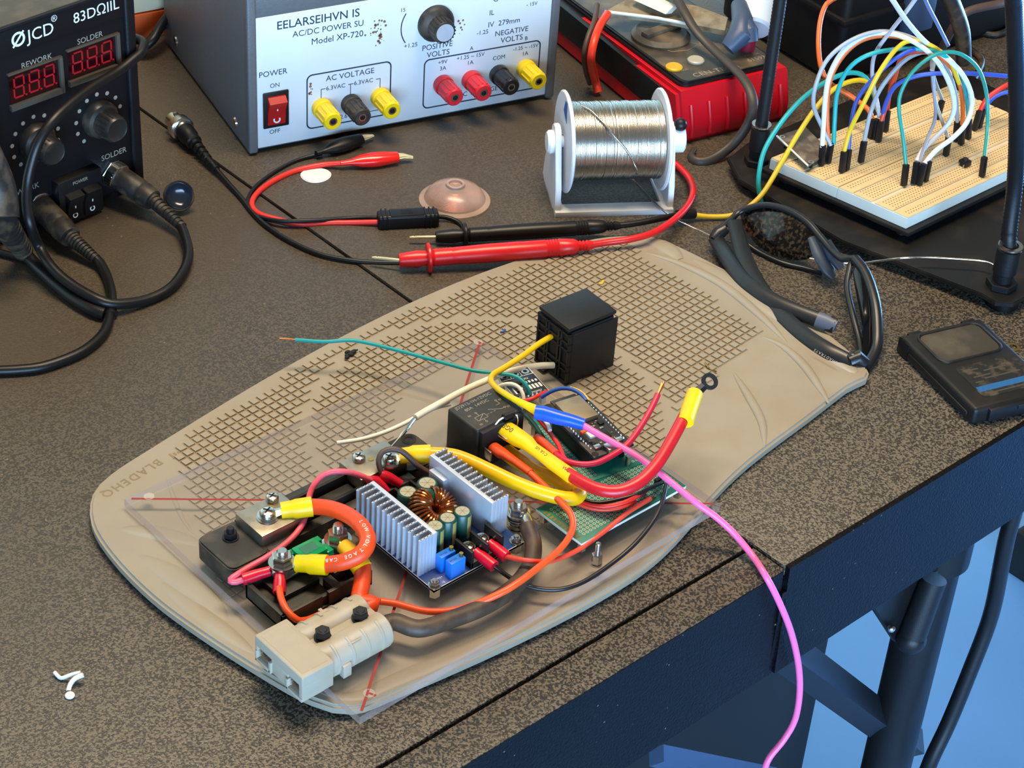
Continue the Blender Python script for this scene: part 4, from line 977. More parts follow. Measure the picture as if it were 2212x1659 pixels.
# local: s along the front, -y towards the viewer, z up
m = MB()
m.b0(0, 238, 0, 178, 3, 128, 2.5, 3)
m.build('case', 'psu_grey', ps, Mx=Fp_)
m = MB(); m.b0(0, 6.6, -3.5, 4, 3, 128, 1.6, 3); m.b0(231.4, 238, -3.5, 4, 3, 128, 1.6, 3); m.b0(5, 233, -1.5, 4, 105, 128, 0.8); m.build('front_frame', 'psu_grey', ps, Mx=Fp_)
m = MB(); m.b0(6.4, 231.6, -1.6, 1, 5.6, 105, 0.3)
pn = m.build('front_panel', 'psu_panel', ps, Mx=Fp_)
m = MB()
for x, y in ((14, 14), (224, 14), (14, 160), (224, 160)): m.cyl((x, y, 0), (x, y, 3.2), 7, n=18)
m.build('rubber_feet', 'rubber', ps, Mx=Fp_)
for y, z in ((24, 14), (150, 16)):
    m = MB(); m.lathe([(0, 0), (4, 0), (3.4, 1.2), (1.5, 1.9), (0, 1.9)], (0.0, y, z), (-1, 0, 0), 18); m.build('case_screw', 'steel', ps, Mx=Fp_)
FT = Fp_ @ TR(0, -1.66, 0) @ RX(90)           # text plane: x = s, y = z up
def lab(items, nm, mm, par, F, e=0.06):
    for it in items:
        m = MB(); m.text(it[0], it[1], F @ TR(it[2], it[3], 0), e, it[4] if len(it) > 4 else 0.0); m.build(nm, mm, par)
lab([('EELARSEIHVN IS', 8.6, 21.5, 94.2, .06), ('AC/DC POWER SU', 6.3, 33, 86.6, 0), ('Model XP-720', 6.6, 46.5, 78.6, 0), ('POWER', 6.0, 8.2, 60.2, 0), ('ON', 4.6, 16.2, 51.0, 0), ('OFF', 4.6, 15.4, 15.2, 0),
     ('AC VOLTAGE', 6.0, 57.5, 48.6, 0), ('6.3VAC', 4.6, 57.5, 41.4, 0), ('6.3VAC', 4.6, 78.5, 41.6, 0), ('12.6VAC', 4.6, 66, 16.8, 0),
     ('POSITIVE', 6.0, 130, 59, 0), ('VOLTS', 6.0, 134, 53, 0), ('+1.25', 4.6, 116, 63.6, 0), ('15', 4.6, 150.5, 70, 0), ('NEGATIVE', 5.8, 187, 60.5, 0), ('VOLTS', 6.0, 192, 54.4, 0), ('-1.25', 4.6, 172.5, 64, 0),
     ('+9V', 4.4, 143, 46, 0), ('3A', 4.4, 144.5, 41, 0), ('+1.25 ~ 15V', 4.4, 157.5, 46.6, 0), ('1A', 4.4, 166, 41.6, 0), ('COM', 4.4, 186.4, 41.6, 0), ('-1.25 ~ -15V', 4.0, 202.5, 46.2, 0), ('1A', 4.4, 210, 41, 0), ('A', 4.4, 167.6, 52.8, 0), ('B', 4.4, 211.4, 53.2, 0),
     ('DC VOLTAGE', 5.2, 160, 16.6, 0), ('IL', 5.5, 181.5, 78.0, 0), ('IV  279mm', 5.8, 181, 68.6, 0), ('C', 6, 184, 88, 0), ('- 15V', 4, 211, 80, 0), ('15', 4, 112.5, 92, 0)], 'printed_lettering', 'print_navy', pn, FT)
def outline(P, w, F, nm='printed_frame', par=pn, mm='print_navy', closed=False):
    m = MB(); Q = [V((*p, 0)) for p in P]; k = len(Q)
    for a, b in list(zip(Q[:-1], Q[1:]))+([(Q[-1], Q[0])] if closed else []):
        d = b-a; m.box((d.length/2, 0, 0), (d.length+w*0.8, w, 0.12), Mx=F @ Matrix.Translation(a) @ RZ(math.degrees(math.atan2(d.y, d.x))))
    return m.build(nm, mm, par)
outline(rrect(43.5, 106.5, 13.6, 55.4, 4, 5), 1.0, FT, closed=True); outline(rrect(132.5, 224.5, 12.6, 51.2, 4, 5), 1.0, FT, closed=True)
outline([(54, 36.5), (54, 43), (57, 43)], .5, FT, 'printed_bracket'); outline([(74.5, 43), (78, 43)], .5, FT, 'printed_bracket'); outline([(76, 34), (76, 43)], .5, FT, 'printed_bracket'); outline([(95.5, 43.2), (98.5, 43.2), (98.5, 34)], .5, FT, 'printed_bracket')
outline([(56, 22), (56, 18.5), (65, 18.5)], .5, FT, 'printed_bracket'); outline([(98.5, 22), (98.5, 18.5), (85, 18.5)], .5, FT, 'printed_bracket')
outline([(138.5+25*math.cos(a), 79+22*math.sin(a)) for a in [math.radians(q) for q in range(150, 215, 6)]], .8, FT, 'printed_scale')
# stains on the panel
random.seed(11); rust = mat('rust_stain', '#7a5a3c', 0.8)
for (cx_, cz_, sx_, sz_, n_) in ((96, 84, 3.5, 8, 16), (97, 74, 4, 7, 16), (45.5, 43, 1.6, 5, 12), (92, 80, 6, 3, 8), (160, 80, 3, 10, 8)):
    st = MB()
    for k in range(n_):
        a, b = random.gauss(cx_, sx_*.5), random.gauss(cz_, sz_*.5); r = random.uniform(.3, 1.1)
        st.lathe([(0, 0), (r, 0), (r, .04), (0, .04)], FT @ V((a, b, 0)), (FT.to_3x3() @ V((0, 0, 1))), 7)
    st.build('rust_stain', rust, pn)
# rocker switch
m = MB(); m.b0(10.8, 29.6, -3.2, -1.5, 20.5, 48, 0.8); sw = m.build('switch_bezel', 'black', ps, Mx=Fp_)
m = MB(); m.prism([(-3.0, 23), (-3.0, 45), (-4.4, 45), (-8.2, 41.5), (-4.4, 33.5), (-3.4, 23)], 13.8, 26.8, 0.3, Mx=Matrix(((0, 0, 1, 0), (1, 0, 0, 0), (0, 1, 0, 0), (0, 0, 0, 1)))); m.build('rocker', 'rockerred', sw, Mx=Fp_)
m = MB(); m.lathe([(1.6, 0), (2.7, 0), (2.7, .2), (1.6, .2)], (20.3, -3.75, 27), (0, -1, 0.08), 20, closed=True); m.b0(19.9, 20.7, -5.6, -5.2, 34.5, 38.2); m.build('rocker_mark', 'silk', sw, Mx=Fp_)
# binding posts
for x, z, mm in ((54, 29, 'postyellow'), (76, 28, 'blackdust'), (98.5, 29, 'postyellow'), (147, 30, 'postred'), (169.5, 29.5, 'postred'), (191.5, 30, 'postblack'), (213.5, 30.5, 'postyellow')):
    m = MB(); m.lathe([(0, 0), (7.2, 0), (7.4, 1), (7.4, 4.6), (6.6, 5.4), (0, 5.4)], (x, -1.6, z), (0, -1, 0), 26); post = m.build('binding_post', mm, ps, Mx=Fp_)
    m = MB(); k = 24
    prof = [(0, 5.4), (6.4, 5.4), (6.6, 6.2), (6.5, 21.6), (5.8, 22.4), (3.1, 22.4), (2.6, 18), (0, 18)]
    m.lathe(prof, (x, -1.6, z), (0, -1, 0), 26)
    for j in range(12):
        a = 2*PI*j/12; m.cyl((x+6.35*math.cos(a), -9, z+6.35*math.sin(a)), (x+6.35*math.cos(a), -21.5, z+6.35*math.sin(a)), 0.75, n=6)
    m.build('thumb_nut', mm, post, Mx=Fp_)
    m = MB(); m.lathe([(2.0, 17.5), (2.9, 17.5), (2.9, 22.2), (2.0, 22.2)], (x, -1.6, z), (0, -1, 0), 16, closed=True); m.build('banana_socket', 'steel', post, Mx=Fp_)
    m = MB(); m.lathe([(0, 18.2), (2.1, 18.2), (2.1, 18.4), (0, 18.4)], (x, -1.6, z), (0, -1, 0), 14); m.build('socket_hole', 'deep', post, Mx=Fp_)
m = MB(); m.lathe([(0, 0), (13.5, 0), (13.5, 3), (12, 5), (8.6, 7), (8.2, 15.5), (7.6, 16.5), (0, 16.5)], (139.5, -1.6, 79.5), (0, -1, 0), 40)
for j in range(20):
    a = 2*PI*j/20; m.cyl((139.5+8.3*math.cos(a), -8.6, 79.5+8.3*math.sin(a)), (139.5+8.2*math.cos(a), -17.4, 79.5+8.2*math.sin(a)), .7, n=6)
kn = m.build('voltage_knob', 'blackdust', ps, Mx=Fp_)
m = MB(); m.lathe([(0, 0), (6.6, 0), (6.6, .5), (0, .5)], (139.5, -18, 79.5), (0, -1, 0), 32); m.build('metal_cap', 'alu', kn, Mx=Fp_)

# ------------------------------------------------------------------ soldering station
ss = thing('soldering_station', 'black hot air soldering station with two red digit displays and grey knobs', 'soldering station', (20, 420, 0))
Fs_ = frame((70.6, 384.8, 0), 4)
# local x runs 0 (right edge) to -118 (left)
FS2 = Fs_ @ TR(0, 0, 0)
m = MB(); m.b0(-118, 0, 0, 190, 5, 151, 3, 3); m.build('case', 'station', ss, Mx=FS2)
m = MB(); m.b0(-117, -1, -0.5, 189, 150.6, 152.2, .8); m.build('top_cover', 'stationtop', ss, Mx=FS2)
m = MB(); m.b0(-118.5, -111, -2.5, 6, 5, 151.5, 2.2, 3); m.b0(-7.5, .5, -2.5, 6, 5, 151.5, 2.2, 3); m.b0(-118, 0, -2.6, 5, 148.6, 151.6, 1.2); m.b0(-112, -7, -1.2, 3, 131, 149.5, .6)
fr_ = m.build('front_bezel', 'station', ss, Mx=FS2)
m = MB()
for x, y in ((-106, 16), (-12, 16), (-106, 172), (-12, 172)): m.cyl((x, y, 0), (x, y, 5.2), 7, n=18)
m.build('rubber_feet', 'rubber', ss, Mx=FS2)
FST = FS2 @ TR(0, -0.08, 0) @ RX(90); FSL = FS2 @ TR(0, -1.3, 0) @ RX(90)
lab([('JCD', 11.5, -80, 136.4, 0), ('®', 6, -62, 144, 0), ('83DΩIIL', 10, -46, 138, 0)], 'brand_lettering', 'silk', fr_, FSL, .08)
m = MB(); R0 = FSL @ V((-86.5, 140.6, 0)); ax_ = FSL.to_3x3() @ V((0, 0, 1))
m.lathe([(3.3, 0), (4.9, 0), (4.9, .1), (3.3, .1)], R0, ax_, 28, closed=True); m.box((0, 0, .06), (12.5, 1.3, .12), Mx=FSL @ TR(-86.5, 140.6, 0) @ RZ(48)); m.build('logo_mark', 'silk', fr_)
lab([('REWORK', 5.4, -85.5, 119.4, 0), ('SOLDER', 5.4, -43.5, 122.2, 0), ('SOLDER', 5.6, -31.5, 33.4, 0), ('REWORK', 5.6, -104, 33, 0)], 'printed_lettering', 'print_grey', ss, FST)
for x0, zb in ((-95.5, 98), (-51.5, 100)):
    m = MB(); m.b0(x0, x0+36.5, -0.4, 0.2, zb, zb+20.5, 0); dw = m.build('display_window', 'window', ss, Mx=FS2)
    m = MB()
    m.prism([(0.2, -4), (0.2, 0), (-2.6, -.2), (-2.6, -4)], x0-1, x0+37.5, 0, Mx=Matrix(((0, 0, 1, 0), (1, 0, 0, 0), (0, 1, 0, zb), (0, 0, 0, 1))))
    m.b0(x0+36.5, x0+39, -2.6, .2, zb-4, zb+20.5, .2); m.b0(x0-1, x0+39, -2.4, .2, zb+20.5, zb+21.6, .2); m.build('display_bezel', 'bezel', dw, Mx=FS2)
    for d_ in range(3):
        m = MB(); X = x0+2.5+d_*11.2; Z = zb+3
        for (a, b, c_, e_) in ((1, 0, 6, 1.1), (1, 6.9, 6, 1.1), (1, 13.8, 6, 1.1), (0, 1, 1.1, 5.8), (7, 1, 1.1, 5.8), (0, 8, 1.1, 5.8), (7, 8, 1.1, 5.8)):
            m.b0(X+a+(b*.08), X+a+c_+(b*.08), -0.62, -0.42, Z+b, Z+b+e_, 0)
        m.lathe([(0, 0), (.7, 0), (.7, .15), (0, .15)], (X+9.2, -.45, Z+.5), (0, -1, 0), 10)
        m.build('digit', 'digit', dw, Mx=FS2)
for cx_, cz_ in ((-80, 66.5), (-31.5, 65.5)):
    m = MB(); m.lathe([(0, 0), (13, 0), (13, 3.5), (11.6, 6), (9.2, 7), (8.6, 19), (7.6, 20.4), (6.9, 20), (0, 20)], (cx_, 0, cz_), (0, -1, 0), 34)
    for j in range(18):
        a = 2*PI*j/18; m.cyl((cx_+8.9*math.cos(a), -8, cz_+8.9*math.sin(a)), (cx_+8.5*math.cos(a), -18.6, cz_+8.5*math.sin(a)), .6, n=5)
    m.build('dial_knob', 'knob', ss, Mx=FS2)
    for k in range(11):
        a = math.radians(225-27*k); m = MB(); m.lathe([(0, 0), (1.45, 0), (1.45, .15), (0, .15)], (cx_+17.5*math.cos(a), -.02, cz_+17.5*math.sin(a)), (0, -1, 0), 12); m.build('scale_dot', 'print_grey', ss, Mx=FS2)
m = MB(); m.b0(-71, -37, -7.5, .3, 2, 34.5, 1.2); swb = m.build('switch_housing', 'black', ss, Mx=FS2)
lab([('POWER', 3.4, -60, 29.5, 0)], 'printed_lettering', 'print_grey', swb, FS2 @ TR(0, -7.62, 0) @ RX(90))
for x0 in (-66.5, -53):
    m = MB(); m.prism([(-6.8, 4), (-6.8, 25), (-13.2, 23.2), (-9.4, 14), (-8.4, 4)], x0, x0+11.6, .3, Mx=Matrix(((0, 0, 1, 0), (1, 0, 0, 0), (0, 1, 0, 0), (0, 0, 0, 1)))); rk = m.build('rocker', 'station', swb, Mx=FS2)
    m = MB(); m.lathe([(1.2, 0), (2.0, 0), (2.0, .15), (1.2, .15)], (x0+5.8, -8.9, 8), (0, -1, 0.1), 18, closed=True); m.box((x0+5.8, -9.9, 15), (.7, .3, 2.6)); m.build('rocker_mark', 'silk', rk, Mx=FS2)

def ST(px, py, d):
    """point at distance d in front of the station's face seen at a photo pixel"""
    n = V((math.sin(math.radians(4)), -math.cos(math.radians(4)), 0)); p0 = V((70.6, 384.8, 0))+n*d
    q = FF*FPX + RR*(px-1106) - UU*(py-829.5)
    return CAM + q*((p0-CAM).dot(n)/q.dot(n))
# plugs and leads of the station
def plug(t, a, b, c, e, r=8.2, nut=True):
    a, b, c = V(a), V(b), V(c)
    if nut:
        d = (b-a).normalized()
        m = MB(); m.hexa(a-d*7, r*1.25, 3.4, d, .4); m.build('panel_nut', 'steel', t, angle=30)
        m = MB(); m.lathe([(0, -4), (r*1.05, -4), (r*1.12, -3.4), (r*1.12, 2.5), (r*1.0, 3.2), (0, 3.2)], a, d, 28)
        for k in range(28): m.box((0, 0, 0), (.5, .5, 5), Mx=Matrix.Translation(a) @ V((0, 0, 1)).rotation_difference(d).to_matrix().to_4x4() @ RZ(k*360/28) @ TR(r*1.12, 0, -.5))
        m.build('locking_ring', 'steel', t)
    L = (b-a).length
    m = MB(); m.lathe([(0, 2), (r*.96, 2), (r, 4), (r, L*.62), (r*.94, L*.66), (r*.94, L*.7), (r, L*.74), (r*.86, L), (0, L)], a, b-a, 28); m.build('plug_body', 'rubberdust', t)
    L = (c-b).length; n = 9; pr = [(0, -1)]
    for k in range(n):
        z = L*k/n; rr = r*(.62-.2*k/n); pr += [(rr, z), (rr, z+L/n*.6), (rr*.78, z+L/n*.66), (rr*.78, z+L/n*.98)]
    pr += [(r*.42, L), (r*.42, L+2), (0, L+2)]
    m = MB(); m.lathe(pr, b, c-b, 20); m.build('strain_relief', 'rubberdust', t)
pl = thing('soldering_cable', 'black cable from the right plug looping up across the soldering station front', 'cable', W(300, 420, 14))
A = W(253, 380, 20); B = W(330, 432, 13.5); Cc = W(390, 487, 8)
plug(pl, A, B, Cc, None)
P = [Cc]+PX([(399, 508, 6.5), (407, 545, 5), (398, 583, 4), (368, 622, 3.6), (316, 648, 3.6), (253, 657, 7), (213, 648, 10), (152, 613, 13), (112, 577, 17), (84, 532, 22)])
P += [ST(*q) for q in ((66, 486, 44), (58, 443, 38), (59, 400, 33), (68, 354, 31), (85, 304, 30), (114, 261, 28), (152, 225, 23), (202, 187, 16), (253, 156, 11), (288, 128, 8), (306, 112, 6))]
P += [P[-1]+V((6, 8, 2)), P[-1]+V((2, 22, 0)), P[-1]+V((0, 60, -20))]
wirepart('sheath', P, 3.3, 'rubber', pl, 12)
pl = thing('soldering_cable', 'black cable from the middle plug turning down to the left bench edge', 'cable', W(150, 500, 14))
plug(pl, W(82, 438, 19), W(152, 512, 12), W(203, 556, 6.5), None)
P = [W(203, 556, 6.5)]+PX([(216, 568, 5), (231, 597, 3.4), (240, 630, 3.2), (241, 660, 3.2), (237, 684, 3.2), (222, 722, 3.2), (177, 760, 3.2), (101, 790, 3.2), (40, 799, 3.2), (-40, 802, 3.2)])
wirepart('sheath', P, 3.2, 'rubber', pl, 12)
m = MB(); a = W(238, 664, 3.2); b = W(240, 682, 3.2); m.cyl(a, b, 4.0, n=16, bev=.6); m.build('cable_clip', 'rubber', pl)
pl = thing('hot_air_hose', 'dark grey hot air hose end at the left edge with ribbed cable', 'hose', W(20, 430, 16))
m = MB(); m.tube(spline([ST(-80, 250, 30), ST(-44, 320, 30), ST(-14, 385, 32), ST(-2, 430, 36), ST(1, 470, 41)], 4), 11.5, 22); m.build('grip', 'rubberdust', pl)
a, b = ST(3, 474, 41), W(52, 545, 8); L = (b-a).length; pr = [(0, 0)]
for k in range(10):
    z = L*k/10; rr = 9-2.8*k/10; pr += [(rr, z), (rr, z+L*.065), (rr*.88, z+L*.07), (rr*.88, z+L*.097)]
pr += [(0, L)]
m = MB(); m.lathe(pr, a, b-a, 22); m.build('strain_relief', 'rubberdust', pl)
wirepart('sheath', [b]+PX([(75, 570, 5.5), (110, 604, 5), (160, 645, 4.4), (205, 671, 4.4), (226, 678, 4)]), 4.1, 'rubber', pl, 12)
pl = thing('thin_cable', 'thin blue-black cable under the hose end at the left edge', 'cable', W(30, 550, 3))
wirepart('sheath', PX([(-40, 535, 3), (0, 545, 3), (30, 553, 3), (60, 563, 3), (75, 575, 3)]), 2.2, 'rubber', pl)
sc_ = thing('suction_cup', 'small black rubber suction cup lying beside the soldering station', 'suction cup', W(385, 440, 0))
Mx = Matrix.Translation(W(384, 424, 9)) @ V((0, 0, 1)).rotation_difference(V((-0.35, -0.75, 0.55)).normalized()).to_matrix().to_4x4()
m = MB(); m.lathe([(0, 0.6), (5, 0.2), (8.2, 2.0), (9.8, 5.2), (10.4, 6.2), (10.0, 6.8), (9.2, 6.0), (7.6, 3.4), (4.5, 2.0), (0, 1.8)], n=36); m.lathe([(0, -5), (2.6, -5), (3.2, -3.6), (2.4, -2), (2.4, .5), (0, .5)], n=20); m.build('cup', 'rubberdust', sc_, Mx=Mx)  # dusty tone lightens the cup, standing in for its lit rim
m = MB(); m.lathe([(0, 2.1), (4.4, 2.3), (7.4, 3.7), (8.9, 6.1), (8.6, 6.2), (7.0, 4.2), (4.2, 2.7), (0, 2.5)], n=36); m.build('inner_face', mat('cup_inner_reflection', '#1c2430', .18), sc_, Mx=Mx)  # navy tint paints the bluish reflection into the cup's inside

# ------------------------------------------------------------------ coax test lead with metal connector
bn = thing('coax_lead', 'black test lead with a metal bayonet connector lying by the power supply', 'test lead', W(420, 310, 5))
a, b, c = W(373, 258, 9), W(420, 305, 9), W(468, 366, 4.5); d = (b-a).normalized()
m = MB(); m.lathe([(3, 0), (6, 0), (6, 8.5), (8.2, 9), (8.8, 10), (8.8, 15.5), (7.6, 16.5), (6.6, 16.6), (6.6, 20), (0, 20)], a, d, 28); m.cyl(a+d*4+V((0, 0, 5)), a+d*4+V((0, 0, 7.5)), 1.2, n=10); m.build('bayonet_connector', 'steel', bn)
e0 = a+d*19; L = (c-e0).length; pr = [(0, 0), (6.8, 0), (6.6, 8), (5.6, 10), (5.8, 15), (4.8, 16)]
for k in range(6): z = 16+(L-16)*k/6; pr += [(4.4-.4*k, z), (4.4-.4*k, z+(L-16)*.1), (2.5, z+(L-16)*.11), (2.5, z+(L-16)*.16)]
pr += [(1.6, L), (0, L)]
m = MB(); m.lathe(pr, e0, c-e0, 20); m.build('strain_relief', 'rubber', bn)
P = [c]+PX([(490, 392, 3), (522, 428, 2), (545, 458, 1.9), (575, 487, 1.9), (625, 520, 1.9), (690, 549, 1.9), (760, 563, 1.9), (815, 567, 1.9), (862, 568, 1.9), (905, 570, 1.9)])
wirepart('sheath', P, 1.7, 'rubber', bn, 10)

# ------------------------------------------------------------------ crocodile clip leads
bo = thing('clip_leads', 'pair of red and black crocodile clip leads joined in a black moulded box', 'test lead', W(880, 475, 4))
a, b = W(815, 476, 6), W(947, 470, 6); d = (b-a).normalized(); L = (b-a).length
Mb = Matrix.Translation(a) @ RZ(math.degrees(math.atan2(d.y, d.x)))
m = MB(); m.b0(0, L, -5, 5, -5.4, 5.2, 2, 3)
for x in (3, 6, L-9, L-6, L-3): m.b0(x-.6, x+.6, -5.6, 5.6, -5.4, 5.8, .5)
m.b0(L*.2, L*.76, -4.3, 4.3, 4, 5.9, .6)
for k in range(10): m.b0(L*.38+k*.8, L*.38+k*.8+.35, -2.4, 2.4, 5, 6.2)
m.build('junction_box', 'rubber', bo, Mx=Mb)
wirepart('red_lead', PX([(818, 480, 4), (760, 481, 2.4), (700, 482, 2.2), (650, 484, 2.2), (600, 474, 2.4), (560, 462, 2.6), (544, 443, 2.6), (553, 420, 2.6), (585, 394, 2.6), (635, 370, 2.6), (690, 357, 3.5), (738, 353, 5.5)]), 1.9, 'redwire', bo, 10)
wirepart('black_lead', PX([(818, 470, 5), (760, 471, 3), (700, 475, 4.6), (650, 477, 5.6), (600, 477, 4.4), (560, 468, 2), (540, 450, 2), (536, 430, 2), (552, 404, 2), (590, 374, 2), (640, 347, 2.2), (695, 331, 3.4)]), 1.5, 'rubber', bo, 10)
wirepart('tail_lead', PX([(945, 468, 5), (965, 470, 4), (985, 477, 3), (998, 488, 2.2), (1003, 500, 2), (1004, 516, 2)]), 1.6, 'rubber', bo, 10)
def croc(a, b, tip, m_, nm, lab_):
    a, b, tip = V(a), V(b), V(tip); d = (b-a); L = d.length; d.normalize()
    mb = MB(); mb.tube([a, a+d*L*.12, a+d*L*.2, a+d*L*.36, a+d*L*.55, a+d*L*.7, a+d*L*.97, b], [2.2, 2.4, 2.8, 5.2, 6.2, 6.0, 4.6, 4.3], 16, flat=0.8, up=(0, 0, 1)); o = mb.build(nm, m_, bo, angle=60); o['label'] = lab_
    mb = MB(); mb.tube([b-d*2, b+d*4, tip], [3.2, 2.4, 1.4], 8, flat=.35, up=(0, 0, 1)); mb.tube([b-d*2+V((0, 0, 1.8)), b+d*4+V((0, 0, 1.2)), tip+V((0, 0, .5))], [3.0, 2.2, 1.2], 8, flat=.3, up=(0, 0, 1)); mb.build('clip_jaw', 'palegold', o)
croc(W(735, 353, 6), W(860, 339, 6), W(892, 340, 5), 'clipred', 'clip_boot', 'red rubber clip boot')
croc(W(683, 331, 6), W(781, 300, 6), W(806, 293, 5), 'rubber', 'clip_boot', 'black rubber clip boot')

# ------------------------------------------------------------------ multimeter probes
def probe(name, label, tip, a, g, b, e, m_, lead, r=5.2):
    t = thing(name, label, 'probe', W(*a))
    T, A, G, B = [W(*q) for q in (tip, a, g, b)]
    d = (B-A).normalized(); L = (B-A).length; gd = (G-A).length
    m = MB(); m.lathe([(0, 0), (.6, 0.2), (1.25, 3), (.7, 3.4), (1.1, 4), (1.1, 0.001+(A-T).length+2), (0, 0.001+(A-T).length+2)], T, A-T, 12); m.build('needle_tip', 'palegold', t)
    pr = [(0, 0), (r*.72, 0), (r*.8, 1), (r*.98, gd*.6), (r*.86, gd-1.5)]
    m = MB(); m.lathe(pr+[(r*.86, gd+1.5)]+[(r*(.98 if k % 2 else 1.04), gd+3+k*1.1) for k in range(12)]+[(r*1.02, gd+20), (r*1.1, L*.45), (r*1.1, L*.62), (r*1.06, L*.63), (r*1.06, L*.75)]+[(r*(1.06 if k % 2 else .98), L*.76+k*.9) for k in range(10)]+[(r*.9, L*.9), (r*.7, L*.92)]+[(r*(.66 if k % 2 else .5), L*.925+k*1.1) for k in range(6)]+[(r*.46, L), (0, L)], A, d, 24)
    h = m.build('handle', m_, t)
    m = MB(); m.lathe([(0, gd-1.4), (r*1.62, gd-1.4), (r*1.75, gd-.6), (r*1.75, gd+.6), (r*1.62, gd+1.2), (0, gd+1.2)], A, d, 30); m.build('finger_guard', m_, h)
    wirepart('lead', [B-d*2]+PX(lead), 2.3 if m_ == 'probered' else 2.1, m_ if m_ == 'probered' else 'rubber', t, 12)
    return t
probe('test_probe', 'red multimeter probe with a flanged handle lying across the board corner', (803, 556, 8), (862, 562, 9), (927, 558, 9.5), (1281, 529, 14), None, 'probered', [(1310, 524, 14), (1360, 517, 15), (1410, 503, 15), (1455, 475, 13), (1484, 446, 11), (1497, 415, 10), (1490, 388, 8), (1472, 366, 6), (1455, 352, 5), (1425, 335, 4)], 5.6)
t = probe('test_probe', 'black multimeter probe lying behind the red probe', (884, 513, 6), (941, 512, 6.5), (1004, 507, 7), (1340, 487, 11), None, 'rubber', [(1365, 484, 11), (1410, 476, 11), (1445, 468, 10), (1472, 462, 8)], 4.8)
p = PX([(1462, 464, 8.6), (1500, 462, 6)]); MB().tube(p, 3.2, 12).build('end_sleeve', 'rubber', t)

# ------------------------------------------------------------------ solder spool in its holder
hd = thing('spool_holder', 'white plastic solder holder frame standing on the bench', 'holder', (320, 195, 0))
Fh = frame((272, 192, 0), -33)                 # local x along the axle, y away from the viewer
Wd, Dp, Zc, Yc = 82, 52, 45, 24
m = MB(); m.b0(0, Wd, -2, 9, 0, 5, .8); m.b0(0, Wd, Dp-6, Dp, 0, 6, .8); m.b0(0, 7, 0, Dp, 0, 4, .8); m.b0(Wd-7, Wd, 0, Dp, 0, 4, .8); m.build('base_frame', 'spoolwhite', hd, Mx=Fh)
for x in (0, Wd-4):
    P = [(0, 0), (Dp, 0), (Dp-4, 20), (Yc+9, Zc+4)]+[(Yc+9*math.cos(math.radians(a)), Zc+4+9*math.sin(math.radians(a))) for a in range(20, 180, 20)]+[(Yc-9, Zc+4), (3, 20)]
    m = MB(); m.prism(P, x, x+4, .5, Mx=Matrix(((0, 0, 1, 0), (1, 0, 0, 0), (0, 1, 0, 0), (0, 0, 0, 1)))); m.build('side_plate', 'spoolwhite', hd, Mx=Fh)
m = MB(); m.cyl((-4, Yc, Zc), (Wd+9, Yc, Zc), 4, n=18); m.lathe([(0, 0), (8, 0), (8, 3), (6.5, 4.5), (0, 4.5)], (0, Yc, Zc), (-1, 0, 0), 26); m.lathe([(0, 0), (9.5, 0), (9.5, 7), (8.5, 8), (0, 8)], (Wd, Yc, Zc), (1, 0, 0), 16); m.build('axle', 'white', hd, Mx=Fh)
m = MB(); m.ball((Wd+4, Yc-2, Zc+12), 4.6); m.build('brake_knob', 'black', hd, Mx=Fh)
spv = thing('solder_spool', 'spool of shiny solder wire with white flanges in the holder', 'spool', (320, 215, 10))
m = MB()
for x in (6.5, Wd-9.5): m.lathe([(5, 0), (33.6, 0), (34.6, .8), (34.6, 1.8), (33.6, 2.6), (5, 2.6)], (x, Yc, Zc), (1, 0, 0), 56, closed=True)
m.cyl((8, Yc, Zc), (Wd-8, Yc, Zc), 15, n=30); m.build('reel', 'spoolwhite', spv, Mx=Fh)
m = MB(); pr = []; n_ = 62; x0_ = 9.3; ww = (Wd-19.2)/n_
random.seed(5)
for k in range(n_):
    rr = 26.6+random.uniform(-.25, .25)-(0.5 if k % 7 == 0 else 0)
    pr += [(rr-.42, k*ww), (rr-.1, (k+.2)*ww), (rr, (k+.5)*ww), (rr-.1, (k+.8)*ww)]
m.lathe([(15, 0)]+pr+[(26, n_*ww), (15, n_*ww)], (x0_, Yc, Zc), (1, 0, 0), 72); m.build('wound_solder', 'solder', spv, Mx=Fh)
m = MB(); m.prism([(-8, 18), (4, 22), (0, 31), (-6, 32)], 6.2, 6.5, 0, Mx=Matrix(((0, 0, 1, 0), (1, 0, 0, Yc), (0, 1, 0, Zc), (0, 0, 0, 1)))); m.build('blue_label', 'bluestripe', spv, Mx=Fh)
def onspool(x, a, r=27.3): return Fh @ V((x, Yc-r*math.cos(math.radians(a)), Zc+r*math.sin(math.radians(a))))
P = [onspool(17, 88), onspool(22, 78), onspool(27, 62), onspool(32, 48), onspool(37, 34), onspool(42, 22), onspool(47, 8), onspool(51, -8), onspool(53.5, -22, 28)]
P += PX([(1357, 374, 14), (1376, 398, 10), (1400, 424, 7), (1430, 452, 6.5), (1455, 470, 5), (1490, 489, 1.2), (1515, 500, 1), (1540, 512, 1), (1575, 522, 1), (1612, 529, 1), (1660, 538, 1), (1720, 552, 1), (1790, 566, 1), (1850, 569, 2), (1895, 564, 9), (1945, 558, 18.8), (2000, 556, 19), (2060, 559, 19), (2115, 563, 19), (2140, 569, 19), (2158, 580, 18.6)])
t = thing('solder_wire', 'loose strand of solder running from the spool behind the sunglasses', 'wire', P[10])
wirepart('strand', P, 0.75, 'solder', t, 8)

